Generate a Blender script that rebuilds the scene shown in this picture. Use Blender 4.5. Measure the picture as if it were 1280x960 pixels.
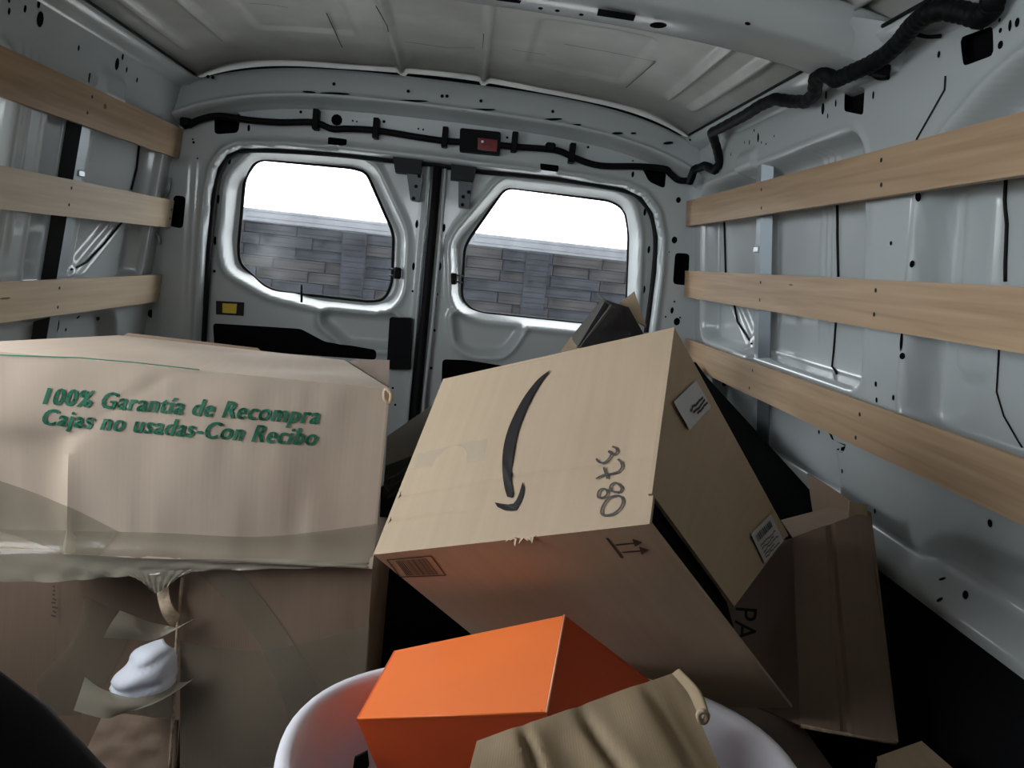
import bpy, bmesh, math, random
import numpy as np
from mathutils import Vector, Matrix
from mathutils.bvhtree import BVHTree
from mathutils.geometry import tessellate_polygon
random.seed(7); np.random.seed(7)
C = bpy.context.scene.collection
for o in list(bpy.data.objects): bpy.data.objects.remove(o)

# ------------------------------------------------------------------ camera
H = 1.05                                   # eye height above the cargo floor
OFF = Vector((0.105, 0.0, H))              # camera position; x = 0 is the van centre line
def _rot():
    n = lambda v: v.normalized()
    F = 980.0
    dy = n(Vector(((583 - 640) / F, (480 - 325) / F, -1)))
    a = Vector(((530 - 640) / F, (480 - 365) / F, -1)); b = Vector(((521 - 640) / F, (480 - 465) / F, -1))
    up = n(a.cross(b).normalized().cross(dy))
    if up.y < 0: up = -up
    return Matrix((dy.cross(up), dy, up))   # camera axes -> world axes
ROT = _rot()
cam = bpy.data.cameras.new('camera'); co = bpy.data.objects.new('camera', cam); C.objects.link(co)
cam.sensor_width = 36; cam.lens = 980 / 1280 * 36; cam.clip_start = 0.02
co.matrix_world = Matrix.Translation(OFF) @ ROT.to_4x4()
bpy.context.scene.camera = co

# ------------------------------------------------------------------ sky, light, exposure
w = bpy.data.worlds.new('overcast_sky'); bpy.context.scene.world = w; w.use_nodes = True
nt = w.node_tree; bg = nt.nodes['Background']
tc = nt.nodes.new('ShaderNodeTexCoord'); sp = nt.nodes.new('ShaderNodeSeparateXYZ'); rp_ = nt.nodes.new('ShaderNodeValToRGB')
nt.links.new(tc.outputs['Generated'], sp.inputs[0]); nt.links.new(sp.outputs['Z'], rp_.inputs[0]); nt.links.new(rp_.outputs[0], bg.inputs[0])
rp_.color_ramp.elements[0].color = (.86, .92, .97, 1); rp_.color_ramp.elements[1].color = (.95, .98, 1, 1)
bg.inputs[1].default_value = 2.6
vs = bpy.context.scene.view_settings
vs.view_transform = 'Standard'; vs.look = 'None'; vs.gamma = 1; vs.use_curve_mapping = False
vs.exposure = 1.85
def portal(loc, rot, sx, sy):
    l = bpy.data.lights.new('window_daylight', 'AREA'); l.shape = 'RECTANGLE'; l.size = sx; l.size_y = sy
    l.cycles.is_portal = True
    o = bpy.data.objects.new('window_daylight', l); C.objects.link(o); o.location = Vector(loc) + OFF; o.rotation_euler = rot
portal((-.49, 2.78, .04), (-math.pi / 2, 0, 0), .55, .46)
portal((.27, 2.78, .04), (-math.pi / 2, 0, 0), .60, .46)
portal((-.52, -1.35, .17), (math.pi / 2, 0, 0), 1.2, .5)
portal((-1.1, .85, .0), (0, -math.pi / 2, 0), .72, 1.3)

# ------------------------------------------------------------------ pixel helpers (measure points on real planes / surfaces)
def ray(u, v): return ROT @ Vector(((u - 640) / 980, (480 - v) / 980, -1))
def at(u, v, Y): d = ray(u, v); return d * (Y / d.y)
def onx(u, v, X): d = ray(u, v); return d * (X / d.x)
def onz(u, v, Z): d = ray(u, v); return d * (Z / d.z)
def onp(u, v, p, n): d = ray(u, v); return d * (Vector(p).dot(n) / d.dot(n))

# ------------------------------------------------------------------ materials
def mat(name, col, rough=.5, metal=0, spec=.5, coat=0, noise=None, bump=None, dark=None, alpha=None, trans=0):
    m = bpy.data.materials.new(name); m.use_nodes = True; t = m.node_tree; b = t.nodes['Principled BSDF']
    b.inputs['Base Color'].default_value = (*col, 1); b.inputs['Roughness'].default_value = rough
    b.inputs['Metallic'].default_value = metal; b.inputs['Specular IOR Level'].default_value = spec
    b.inputs['Coat Weight'].default_value = coat; b.inputs['Coat Roughness'].default_value = .08
    if noise:
        sc, amt = noise[0], noise[1]; st = noise[2] if len(noise) > 2 else (1, 1, 1)
        c = t.nodes.new('ShaderNodeTexCoord'); mp = t.nodes.new('ShaderNodeMapping'); mp.inputs['Scale'].default_value = st
        n = t.nodes.new('ShaderNodeTexNoise'); n.inputs['Scale'].default_value = sc; n.inputs['Detail'].default_value = 6
        r = t.nodes.new('ShaderNodeValToRGB')
        lo = dark or tuple(x * (1 - amt) for x in col); hi = tuple(min(1, x * (1 + amt)) for x in col)
        r.color_ramp.elements[0].position = .3; r.color_ramp.elements[1].position = .7
        r.color_ramp.elements[0].color = (*lo, 1); r.color_ramp.elements[1].color = (*hi, 1)
        t.links.new(c.outputs['Object'], mp.inputs[0]); t.links.new(mp.outputs[0], n.inputs[0]); t.links.new(n.outputs[0], r.inputs[0]); t.links.new(r.outputs[0], b.inputs['Base Color'])
    if bump:
        c = t.nodes.new('ShaderNodeTexCoord'); mp = t.nodes.new('ShaderNodeMapping'); mp.inputs['Scale'].default_value = bump[2] if len(bump) > 2 else (1, 1, 1)
        n = t.nodes.new('ShaderNodeTexNoise'); n.inputs['Scale'].default_value = bump[0]; n.inputs['Detail'].default_value = 4
        bp = t.nodes.new('ShaderNodeBump'); bp.inputs['Strength'].default_value = bump[1]; bp.inputs['Distance'].default_value = .004
        t.links.new(c.outputs['Object'], mp.inputs[0]); t.links.new(mp.outputs[0], n.inputs[0]); t.links.new(n.outputs[0], bp.inputs['Height']); t.links.new(bp.outputs[0], b.inputs['Normal'])
    return m
def cardboard(name, col, flute=160, rough=.72, streak=.10, bmp=.12):
    """UV-driven kraft board: flutes run along V, blotchy tone, fine fibre."""
    m = bpy.data.materials.new(name); m.use_nodes = True; t = m.node_tree; b = t.nodes['Principled BSDF']; N = t.nodes.new; L = t.links.new
    b.inputs['Roughness'].default_value = rough; b.inputs['Specular IOR Level'].default_value = .25
    uv = N('ShaderNodeTexCoord')
    mp = N('ShaderNodeMapping'); mp.inputs['Scale'].default_value = (1, .04, 1); L(uv.outputs['UV'], mp.inputs[0])
    n1 = N('ShaderNodeTexNoise'); n1.inputs['Scale'].default_value = 70; n1.inputs['Detail'].default_value = 5; L(mp.outputs[0], n1.inputs[0])
    n2 = N('ShaderNodeTexNoise'); n2.inputs['Scale'].default_value = 5; n2.inputs['Detail'].default_value = 6; L(uv.outputs['UV'], n2.inputs[0])
    n3 = N('ShaderNodeTexNoise'); n3.inputs['Scale'].default_value = 420; n3.inputs['Detail'].default_value = 2; L(uv.outputs['UV'], n3.inputs[0])
    a = N('ShaderNodeMath'); a.operation = 'ADD'; L(n1.outputs[0], a.inputs[0]); L(n2.outputs[0], a.inputs[1])
    a2 = N('ShaderNodeMath'); a2.operation = 'MULTIPLY_ADD'; L(n3.outputs[0], a2.inputs[0]); a2.inputs[1].default_value = .35; L(a.outputs[0], a2.inputs[2])
    r = N('ShaderNodeMapRange'); r.inputs[1].default_value = .7; r.inputs[2].default_value = 1.65; L(a2.outputs[0], r.inputs[0])
    cr = N('ShaderNodeValToRGB'); cr.color_ramp.elements[0].color = (*[x * (1 - streak * 1.3) for x in col], 1); cr.color_ramp.elements[1].color = (*[x * (1 + streak) for x in col], 1)
    L(r.outputs[0], cr.inputs[0]); L(cr.outputs[0], b.inputs['Base Color'])
    wv = N('ShaderNodeTexWave'); wv.inputs['Scale'].default_value = flute / 6.28 * 1.0; wv.inputs['Distortion'].default_value = .4; L(uv.outputs['UV'], wv.inputs[0])
    s = N('ShaderNodeMath'); s.operation = 'MULTIPLY_ADD'; L(n1.outputs[0], s.inputs[0]); s.inputs[1].default_value = 2.0; L(wv.outputs[0], s.inputs[2])
    bp = N('ShaderNodeBump'); bp.inputs['Strength'].default_value = bmp; bp.inputs['Distance'].default_value = .0015
    L(s.outputs[0], bp.inputs['Height']); L(bp.outputs[0], b.inputs['Normal'])
    return m
def filmy(name, col, fac, rough=.15, bump=None):
    """clear film or glass: part transparent, part glossy / dirty"""
    m = bpy.data.materials.new(name); m.use_nodes = True; t = m.node_tree; N = t.nodes.new; L = t.links.new
    b = t.nodes['Principled BSDF']; b.inputs['Base Color'].default_value = (*col, 1); b.inputs['Roughness'].default_value = rough
    b.inputs['Specular IOR Level'].default_value = .7
    tr = N('ShaderNodeBsdfTransparent'); mx = N('ShaderNodeMixShader'); mx.inputs[0].default_value = fac
    L(tr.outputs[0], mx.inputs[1]); L(b.outputs[0], mx.inputs[2]); L(mx.outputs[0], t.nodes['Material Output'].inputs[0])
    c = N('ShaderNodeTexCoord'); n = N('ShaderNodeTexNoise'); n.inputs['Scale'].default_value = 22; n.inputs['Detail'].default_value = 7
    L(c.outputs['Object'], n.inputs[0])
    if bump:
        bp = N('ShaderNodeBump'); bp.inputs['Strength'].default_value = bump; bp.inputs['Distance'].default_value = .006; L(n.outputs[0], bp.inputs['Height']); L(bp.outputs[0], b.inputs['Normal'])
    else:
        mr = N('ShaderNodeMapRange'); mr.inputs[1].default_value = .35; mr.inputs[2].default_value = .75; mr.inputs[3].default_value = fac * .6; mr.inputs[4].default_value = fac * 1.5
        L(n.outputs[0], mr.inputs[0]); L(mr.outputs[0], mx.inputs[0])
    return m
M = dict(
    paint=mat('van_paint', (.46, .495, .50), .30, coat=.55, bump=(9, .05)),
    roof=mat('roof_primer', (.50, .50, .48), .38, coat=.35, noise=(7, .14), bump=(5, .12)),
    black=mat('black_plastic', (.003, .0035, .004), .6, spec=.12),
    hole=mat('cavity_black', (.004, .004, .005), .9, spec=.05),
    rubber=mat('seal_rubber', (.004, .0045, .005), .65, spec=.2),
    tapeblack=mat('harness_cloth_tape', (.003, .003, .004), .6, spec=.15, noise=(60, .5)),
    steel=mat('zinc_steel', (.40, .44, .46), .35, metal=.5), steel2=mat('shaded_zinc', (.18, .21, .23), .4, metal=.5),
    steeld=mat('dark_steel', (.014, .018, .020), .6, spec=.25),
    wood=None, bracket=mat('grey_bracket', (.06, .07, .08), .4), red=mat('brake_lamp_red', (.16, .004, .008), .15, coat=.6),
    green=mat('green_print', (.012, .16, .085), .6), ink=mat('black_ink', (.02, .017, .018), .6, spec=.2),
    inkm=mat('marker_ink', (.06, .05, .055), .6), inkb=mat('brown_print', (.06, .028, .02), .6), inkr=mat('faded_print', (.10, .065, .05), .7),
    orange=mat('orange_board', (.90, .20, .045), .42, spec=.4, noise=(6, .04)), orange_shade=mat('orange_board_shaded', (.72, .10, .02), .5, noise=(6, .05)),  # second orange is darkened to carry the shade on the box sides
    white=mat('white_plastic', (.78, .78, .84), .35, noise=(4, .03)),
    cloth=mat('white_cloth', (.74, .77, .85), .9, bump=(14, .5)),
    label=mat('paper_label', (.55, .56, .58), .6), yellow=mat('yellow_sticker', (.75, .52, .03), .5),
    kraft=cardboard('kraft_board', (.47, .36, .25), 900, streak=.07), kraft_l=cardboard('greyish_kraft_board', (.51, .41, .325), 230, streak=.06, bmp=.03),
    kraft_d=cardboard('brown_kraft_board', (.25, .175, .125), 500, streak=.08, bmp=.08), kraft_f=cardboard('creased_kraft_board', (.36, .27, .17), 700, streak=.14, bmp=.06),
    edge=mat('board_edge', (.50, .38, .26), .8, noise=(90, .3)), grey=mat('grey_board', (.14, .135, .12), .7, noise=(12, .15)),
    tape=filmy('packing_tape', (.30, .27, .20), .42, .16, bump=.5), tapeflap=filmy('loose_packing_tape', (.36, .33, .26), .80, .2, bump=.6),
    glass=filmy('dirty_window_glass', (.24, .26, .29), .20, .12), mat_=mat('black_floor_mat', (.005, .005, .006), .85, spec=.15, bump=(40, .4)),
    stone=mat('dark_stone', (.013, .014, .017), .95, spec=.1, noise=(5, .6)), stone2=mat('brown_stone', (.017, .016, .016), .95, spec=.1, noise=(4, .6)), joint=mat('stone_joint', (.006, .006, .007), 1, spec=0), coping=mat('pale_coping', (.08, .085, .095), .8, noise=(3, .15)),
    pale_ground=mat('pale_bounce_ground', (.42, .42, .41), .9, noise=(6, .2)), purple=mat('black_printed_board', (.006, .005, .010), .35, noise=(30, 1.0, (1, 1, 1)), coat=.12),
    fabric=mat('dark_form_fabric', (.012, .012, .013), .95), textured=mat('black_ribbed_plastic', (.0015, .0018, .0018), .9, spec=.02, bump=(30, .5)),
)
def wood(name, a, b):
    m = bpy.data.materials.new(name); m.use_nodes = True; t = m.node_tree; N = t.nodes.new; L = t.links.new; p = t.nodes['Principled BSDF']
    p.inputs['Roughness'].default_value = .5
    c = N('ShaderNodeTexCoord'); mp = N('ShaderNodeMapping'); mp.inputs['Scale'].default_value = (6, .7, 18); n = N('ShaderNodeTexNoise'); n.inputs['Scale'].default_value = 3; n.inputs['Detail'].default_value = 8; n.inputs['Distortion'].default_value = .6
    r = N('ShaderNodeValToRGB'); r.color_ramp.elements[0].position = .32; r.color_ramp.elements[1].position = .68
    r.color_ramp.elements[0].color = (*a, 1); r.color_ramp.elements[1].color = (*b, 1)
    L(c.outputs['Object'], mp.inputs[0]); L(mp.outputs[0], n.inputs[0]); L(n.outputs[0], r.inputs[0]); L(r.outputs[0], p.inputs['Base Color'])
    return m
M['wood'] = wood('poplar_wood', (.37, .24, .14), (.50, .35, .215)); M['woodl'] = wood('pale_poplar_wood', (.50, .38, .25), (.62, .49, .34))
M['knot'] = mat('wood_knot', (.16, .085, .04), .6)

# ------------------------------------------------------------------ object helpers
def tag(o, label=None, cat=None, group=None, kind=None):
    if label: o['label'] = label
    if cat: o['category'] = cat
    if group: o['group'] = group
    if kind: o['kind'] = kind
    return o
def mesh(name, verts, faces, m, parent=None, smooth=True, uvs=None, rel=True):
    me = bpy.data.meshes.new(name)
    base = parent.matrix_world.translation if parent is not None else Vector()
    vv = [Vector(v) + (OFF if rel else Vector()) for v in verts]
    if parent is None:
        arr = np.array([tuple(v) for v in vv]); c = Vector(((arr[:, 0].min() + arr[:, 0].max()) / 2, (arr[:, 1].min() + arr[:, 1].max()) / 2, arr[:, 2].min()))
        base = c
    me.from_pydata([tuple(v - base) for v in vv], [], [tuple(f) for f in faces]); me.update()
    if uvs is not None:
        ul = me.uv_layers.new(name='UVMap')
        for p in me.polygons:
            for li, vi in zip(p.loop_indices, p.vertices): ul.data[li].uv = uvs[vi]
    if smooth:
        for p in me.polygons: p.use_smooth = True
    me.materials.append(m)
    o = bpy.data.objects.new(name, me); C.objects.link(o)
    if parent is not None: o.parent = parent
    else: o.location = base
    o.matrix_world = Matrix.Translation(base) if parent is None else parent.matrix_world
    if parent is not None: o.matrix_local = Matrix.Identity(4)
    return o
def thing(name, loc, label, cat, group=None):
    o = bpy.data.objects.new(name, None); C.objects.link(o); o.location = Vector(loc) + OFF; o.matrix_world = Matrix.Translation(o.location)
    return tag(o, label, cat, group)
def fix_normals(o, recalc=True):
    bm = bmesh.new(); bm.from_mesh(o.data); bmesh.ops.recalc_face_normals(bm, faces=bm.faces); bm.to_mesh(o.data); bm.free(); return o
def smooth_angle(o, deg=35):
    try: o.data.set_sharp_from_angle(angle=math.radians(deg))
    except Exception: pass
    return o
def boxm(name, lo, hi, m, parent=None, bev=.0015):
    bm = bmesh.new(); bmesh.ops.create_cube(bm, size=1)
    for v in bm.verts: v.co = Vector([(lo[i] + hi[i]) / 2 + v.co[i] * (hi[i] - lo[i]) for i in range(3)])
    if bev: bmesh.ops.bevel(bm, geom=bm.edges[:], offset=min(bev, .3 * min(abs(hi[i] - lo[i]) for i in range(3))), segments=1, affect='EDGES')
    bm.verts.index_update()
    vs_ = [v.co.copy() for v in bm.verts]; fs = [[v.index for v in f.verts] for f in bm.faces]; bm.free()
    return mesh(name, vs_, fs, m, parent, smooth=False)
def hexa(name, c8, m, parent=None, bev=.002):
    """c8: bottom 4 (ccw) then top 4"""
    fs = [(0, 3, 2, 1), (4, 5, 6, 7), (0, 1, 5, 4), (1, 2, 6, 5), (2, 3, 7, 6), (3, 0, 4, 7)]
    o = mesh(name, c8, fs, m, parent, smooth=False)
    bm = bmesh.new(); bm.from_mesh(o.data); bmesh.ops.recalc_face_normals(bm, faces=bm.faces)
    if bev: bmesh.ops.bevel(bm, geom=bm.edges[:], offset=bev, segments=2, affect='EDGES')
    bm.to_mesh(o.data); bm.free(); return o
def catmull(pts, k=6, closed=False):
    P = [Vector(p) for p in pts]; n = len(P); out = []
    rng = range(n if closed else n - 1)
    for i in rng:
        if closed: a, b, c, d = P[i - 1], P[i], P[(i + 1) % n], P[(i + 2) % n]
        else: a, b, c, d = P[max(i - 1, 0)], P[i], P[i + 1], P[min(i + 2, n - 1)]
        for j in range(k):
            t = j / k; out.append(.5 * ((2 * b) + (c - a) * t + (2 * a - 5 * b + 4 * c - d) * t * t + (3 * b - a - 3 * c + d) * t ** 3))
    if not closed: out.append(P[-1])
    return out
def tube(name, pts, r, m, parent=None, n=8, closed=False, ribs=0, flat=None):
    P = [Vector(p) for p in pts]; vs_, fs = [], []; N = len(P)
    up = Vector((0.1, 0.2, 1)); rs = r if callable(r) else (lambda t: r)
    for i, p in enumerate(P):
        t = (P[(i + 1) % N] - P[i - 1]) if closed else (P[min(i + 1, N - 1)] - P[max(i - 1, 0)])
        t.normalize(); a = up - t * up.dot(t); a.normalize(); b = t.cross(a); up = a
        rr = rs(i / (N - 1)); 
        if ribs: rr *= 1 + .03 * (1 if (i // ribs) % 2 else -1)
        for j in range(n):
            th = 2 * math.pi * j / n; vs_.append(p + a * rr * math.cos(th) + b * rr * math.sin(th) * (flat or 1))
    for i in range(N if closed else N - 1):
        k = (i + 1) % N
        for j in range(n): fs.append((i * n + j, i * n + (j + 1) % n, k * n + (j + 1) % n, k * n + j))
    if not closed: fs += [tuple(range(n))[::-1], tuple((N - 1) * n + j for j in range(n))]
    return fix_normals(mesh(name, vs_, fs, m, parent))
def rp(pts, r, n=5):
    """rounded polygon (2D)"""
    out = []; N = len(pts)
    for i in range(N):
        p = Vector(pts[i]).to_2d() if len(pts[i]) > 2 else Vector(pts[i]); a = Vector(pts[i - 1]); b = Vector(pts[(i + 1) % N])
        ri = r[i] if isinstance(r, (list, tuple)) else r
        da, db = (a - p), (b - p); d = min(ri, da.length * .49, db.length * .49); s, e = p + da.normalized() * d, p + db.normalized() * d
        for j in range(n + 1):
            t = j / n; out.append((s * (1 - t) ** 2 + p * 2 * t * (1 - t) + e * t * t))
    return [(v.x, v.y) for v in out]
def sdf(P, poly):
    """signed distance, negative inside. P (N,2)"""
    P = np.asarray(P, float); V = np.asarray(poly, float); n = len(V); d = np.full(len(P), 1e9); s = np.ones(len(P))
    for i in range(n):
        a = V[i]; b = V[i - 1]; e = b - a; w_ = P - a
        t = np.clip((w_ @ e) / max(e @ e, 1e-12), 0, 1); q = w_ - t[:, None] * e; d = np.minimum(d, (q * q).sum(1))
        c1 = P[:, 1] >= a[1]; c2 = P[:, 1] < b[1]; c3 = e[0] * w_[:, 1] > e[1] * w_[:, 0]
        flip = (c1 & c2 & c3) | (~c1 & ~c2 & ~c3); s = np.where(flip, -s, s)
    return s * np.sqrt(d)
def S(d, w_): t = np.clip(.5 - d / w_, 0, 1); return t * t * (3 - 2 * t)
def ss(a, b, x): t = np.clip((x - a) / (b - a), 0, 1); return t * t * (3 - 2 * t)
def surface(name, m, us, vs_, fn, cuts=(), parent=None):
    U, V = np.meshgrid(us, vs_); P = np.stack([U.ravel(), V.ravel()], 1); nu, nv = len(us), len(vs_)
    idx = np.arange(nu * nv).reshape(nv, nu); F = np.stack([idx[:-1, :-1], idx[:-1, 1:], idx[1:, 1:], idx[1:, :-1]], -1).reshape(-1, 4)
    if cuts:
        cd = lambda Q: np.min([sdf(Q, c) for c in cuts], axis=0)
        cen = P[F].mean(1); keep = cd(cen) > 0; used = np.zeros(len(P), bool); rem = np.zeros(len(P), bool)
        used[F[keep].ravel()] = True; rem[F[~keep].ravel()] = True; bd = used & rem
        Q = P[bd]; 
        for _ in range(3):
            d = cd(Q); e = 1e-4; gx = (cd(Q + [e, 0]) - d) / e; gy = (cd(Q + [0, e]) - d) / e; g = np.stack([gx, gy], 1); g /= np.maximum(np.linalg.norm(g, axis=1), .3)[:, None]; Q = Q - g * d[:, None]
        P[bd] = Q; F = F[keep]; ren = -np.ones(len(P), int); ui = np.where(used)[0]; ren[ui] = np.arange(len(ui)); P = P[ui]; F = ren[F]
    co_ = fn(P[:, 0], P[:, 1])
    return mesh(name, [Vector(c) for c in co_.tolist()], F.tolist(), m, parent)
def bvh_of(*fns):
    vs_, fs = [], []
    for us, vv, fn in fns:
        U, V = np.meshgrid(us, vv); c = fn(U.ravel(), V.ravel()); b = len(vs_); nu, nv = len(us), len(vv)
        vs_ += [Vector(x) for x in c.tolist()]
        for j in range(nv - 1):
            for i in range(nu - 1): fs.append((b + j * nu + i, b + j * nu + i + 1, b + (j + 1) * nu + i + 1, b + (j + 1) * nu + i))
    return BVHTree.FromPolygons(vs_, fs)
def hit(bvh, u, v, off=0.0):
    d = ray(u, v).normalized(); l, n, _, _ = bvh.ray_cast(Vector((0, 0, 0)), d)
    if l is None: return None, None
    if n.dot(d) > 0: n = -n
    return l + n * off, n
def flat_poly(name, pts3, m, parent, nrm=None, off=.0006, thick=0):
    """filled polygon through 3D points, nudged off its surface"""
    P = [Vector(p) for p in pts3]
    if nrm is None:
        nrm = Vector()
        for i in range(len(P)): nrm += P[i - 1].cross(P[i])
        nrm.normalize()
    if nrm.dot(-sum(P, Vector()) / len(P)) < 0: nrm = -nrm
    P = [p + nrm * off for p in P]; tri = tessellate_polygon([P]); n = len(P)
    if not thick: return mesh(name, P, tri, m, parent, smooth=False)
    Q = [p - nrm * thick for p in P]
    fs = [tuple(t) for t in tri] + [tuple(i + n for i in t)[::-1] for t in tri] + [(i, (i + 1) % n, (i + 1) % n + n, i + n) for i in range(n)]
    return fix_normals(mesh(name, P + Q, fs, m, parent, smooth=False))
class Multi:
    """collects small flat pieces into one mesh"""
    def __init__(s): s.v = []; s.f = []
    def poly(s, P, off=.0007):
        P = [Vector(p) for p in P]; n = Vector()
        for i in range(len(P)): n += P[i - 1].cross(P[i])
        if n.length < 1e-14: return
        n.normalize()
        if n.dot(-sum(P, Vector())) < 0: n = -n
        b = len(s.v); s.v += [p + n * off for p in P]; s.f += [tuple(b + i for i in t) for t in tessellate_polygon([P])]
    def disc(s, c, n, r, asp=1, ang=0, k=10):
        a = n.orthogonal().normalized() if abs(n.z) > .9 else Vector((0, 0, 1)) - n * n.z; a.normalize(); b = n.cross(a)
        a2 = a * math.cos(ang) + b * math.sin(ang); b2 = n.cross(a2)
        s.poly([c + a2 * r * asp * math.cos(6.2832 * i / k) + b2 * r * math.sin(6.2832 * i / k) for i in range(k)])
    def stroke(s, P, n, wd, off=.0008):
        P = [Vector(p) for p in P]; L_, R_ = [], []
        for i, p in enumerate(P):
            t = P[min(i + 1, len(P) - 1)] - P[max(i - 1, 0)]; q = n.cross(t).normalized() * (wd / 2); L_.append(p + q + n * off); R_.append(p - q + n * off)
        b = len(s.v); k = len(P); s.v += L_ + R_; s.f += [(b + i, b + i + 1, b + k + i + 1, b + k + i) for i in range(k - 1)]
    def build(s, name, m, parent=None, kind=None):
        o = mesh(name, s.v, s.f, m, parent, smooth=False)
        if kind: o['kind'] = kind
        return o
def text_mesh(s, bold=.0, shear=0, spaced=False):
    cu = bpy.data.curves.new('t', 'FONT'); cu.body = s; cu.size = 1; cu.offset = bold; cu.shear = shear; cu.resolution_u = 3; cu.space_character = 1.12 if spaced else 1.0
    o = bpy.data.objects.new('t', cu); C.objects.link(o); bpy.context.view_layer.update()
    dg = bpy.context.evaluated_depsgraph_get(); me = bpy.data.meshes.new_from_object(o.evaluated_get(dg))
    V = [v.co.copy() for v in me.vertices]; F = [tuple(p.vertices) for p in me.polygons]
    bpy.data.objects.remove(o); bpy.data.curves.remove(cu); bpy.data.meshes.remove(me); return V, F
def text_on(name, s, quad, m, parent, bold=.02, shear=0, off=.0012, bvh=None, caph=.70, sub=True, heavy=False):
    """quad: 3D points for baseline-left, baseline-right, cap-right, cap-left"""
    V0, F0 = text_mesh(s, bold, shear, heavy); V, F = [], []
    for dx in ((-.026, -.013, 0, .013, .026) if heavy else (0,)):
        b_ = len(V); V += [v + Vector((dx, 0, 0)) for v in V0]; F += [tuple(i + b_ for i in f) for f in F0]
    x0 = min(v.x for v in V); x1 = max(v.x for v in V)
    q = [Vector(p) for p in quad]; n = (q[1] - q[0]).cross(q[3] - q[0]).normalized()
    if n.dot(-q[0]) < 0: n = -n
    if sub:
        bm = bmesh.new(); vs_ = [bm.verts.new(v) for v in V]
        for f in F:
            try: bm.faces.new([vs_[i] for i in f])
            except ValueError: pass
        bmesh.ops.triangulate(bm, faces=bm.faces[:]); 
        bmesh.ops.subdivide_edges(bm, edges=[e for e in bm.edges if e.calc_length() > .12], cuts=2)
        bm.verts.index_update(); V = [v.co.copy() for v in bm.verts]; F = [[v.index for v in f.verts] for f in bm.faces]; bm.free()
    out = []
    for v in V:
        a = (v.x - x0) / (x1 - x0); b = v.y / caph; p = (q[0] * (1 - a) + q[1] * a) * (1 - b) + (q[3] * (1 - a) + q[2] * a) * b
        if bvh:
            l, nn, _, _ = bvh.ray_cast(p + n * .08, -n)
            if l is not None: p = l
        out.append(p + n * off)
    return mesh(name, out, F, m, parent, smooth=False)

# ================================================================== STRUCTURE
def crown(x): h = np.abs((x + .105) / .85); return .53 - .10 * h ** 4 - .025 * h ** 2
# ---- side walls: heightfields h(y,z) measured from the centre line
def wall_h(Y, Z, side):
    P = np.stack([Y, Z], 1); h = .872 - .14 * Z
    if side > 0:
        A = rp([(1.49, .325), (2.52, .30), (2.52, -.165), (1.47, -.165)], [.09, .05, .05, .05]); B = rp([(-.3, .362), (1.08, .352), (1.29, .235), (1.32, -.22), (-.3, -.24)], [.02, .12, .08, .08, .02], 10)
    else:
        A = rp([(1.86, .30), (2.50, .29), (2.50, -.175), (1.86, -.175)], [.08, .05, .05, .05]); B = rp([(-.3, .31), (1.70, .31), (1.70, -.17), (-.3, -.17)], [.02, .08, .08, .02])
    sA, sB = sdf(P, A), sdf(P, B); h = h + .058 * S(sA, .020) + .060 * S(sB, .024) - .005 * np.exp(-((sA - .013) / .007) ** 2) - .006 * np.exp(-((sB - .014) / .010) ** 2)
    # shallow pillars inside the recess + pressed beads
    c0 = 2.02
    h = h - .016 * S(sdf(P, rp([(c0 + .03, .36), (c0 + .16, .36), (c0 + .16, -.2), (c0 + .03, -.2)], .02)), .03)
    zi = ss(-.11, -.08, Z) * (1 - ss(.30, .34, Z))
    for yb in (1.72, 1.75, 1.78): h = h - .006 * np.exp(-((Y - yb) / .006) ** 2) * zi
    # diagonal bead pair
    for k in (0, .09): 
        ln = rp([(2.47 - k, .0), (2.44 - k, .0), (2.22 - k, -.16), (2.26 - k, -.16)], .012)
        h = h - .012 * S(sdf(P, ln), .02)
    # long shallow press next to the pillar
    h = h - .008 * S(sdf(P, rp([(1.18, .2), (1.26, .2), (1.26, -.10), (1.18, -.10)], .03)), .02)
    # lower panel: belt ledge, wheel-arch bulge, crease
    low = 1 - ss(-.235, -.215, Z)
    h = h + low * (-.012) - .012 * np.exp(-((Z + .205) / .010) ** 2)
    bul = rp([(1.55, -.30), (1.62, -.255), (2.35, -.255), (2.45, -.50), (1.65, -.50), (1.52, -.42)], .05)
    h = h + .045 * S(sdf(P, bul), .03)
    bul2 = rp([(-.3, -.335), (.98, -.335), (1.16, -.36), (1.22, -.408), (-.3, -.408)], .04)
    h = h + .022 * S(sdf(P, bul2), .04)
    h = h - .045 * ss(-.405, -.45, Z)
    return h + .004 * np.exp(-((Z + .408) / .004) ** 2)
def wr(Y, Z): return np.stack([-.105 + wall_h(Y, Z, 1), Y, Z], 1)
def wl(Y, Z): return np.stack([-.105 - wall_h(Y, Z, -1), Y, Z], 1)
ys = np.arange(-.28, 2.621, .0065); zs = np.arange(-.46, .462, .0065)
BR = bvh_of((ys, zs, wr)); BL = bvh_of((ys, zs, wl))
def yz(b, px): return [(lambda p: (p.y, p.z))(hit(b, *q)[0]) for q in px]
cutR = [rp(yz(BR, [(1200, 47), (1241, 32), (1242, 69), (1204, 83)]), .008, 3), rp(yz(BR, [(1056, 108), (1081, 109), (1079, 144), (1055, 139)]), .008, 3), rp(yz(BR, [(1043, 551), (1058, 556), (1054, 566), (1044, 562)]), .005, 3)]
wall_right = tag(surface('wall_right', M['paint'], ys, zs, wr, cutR), kind='structure')
wall_left = tag(surface('wall_left', M['paint'], ys[ys > 1.50], zs, wl), kind='structure')
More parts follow.
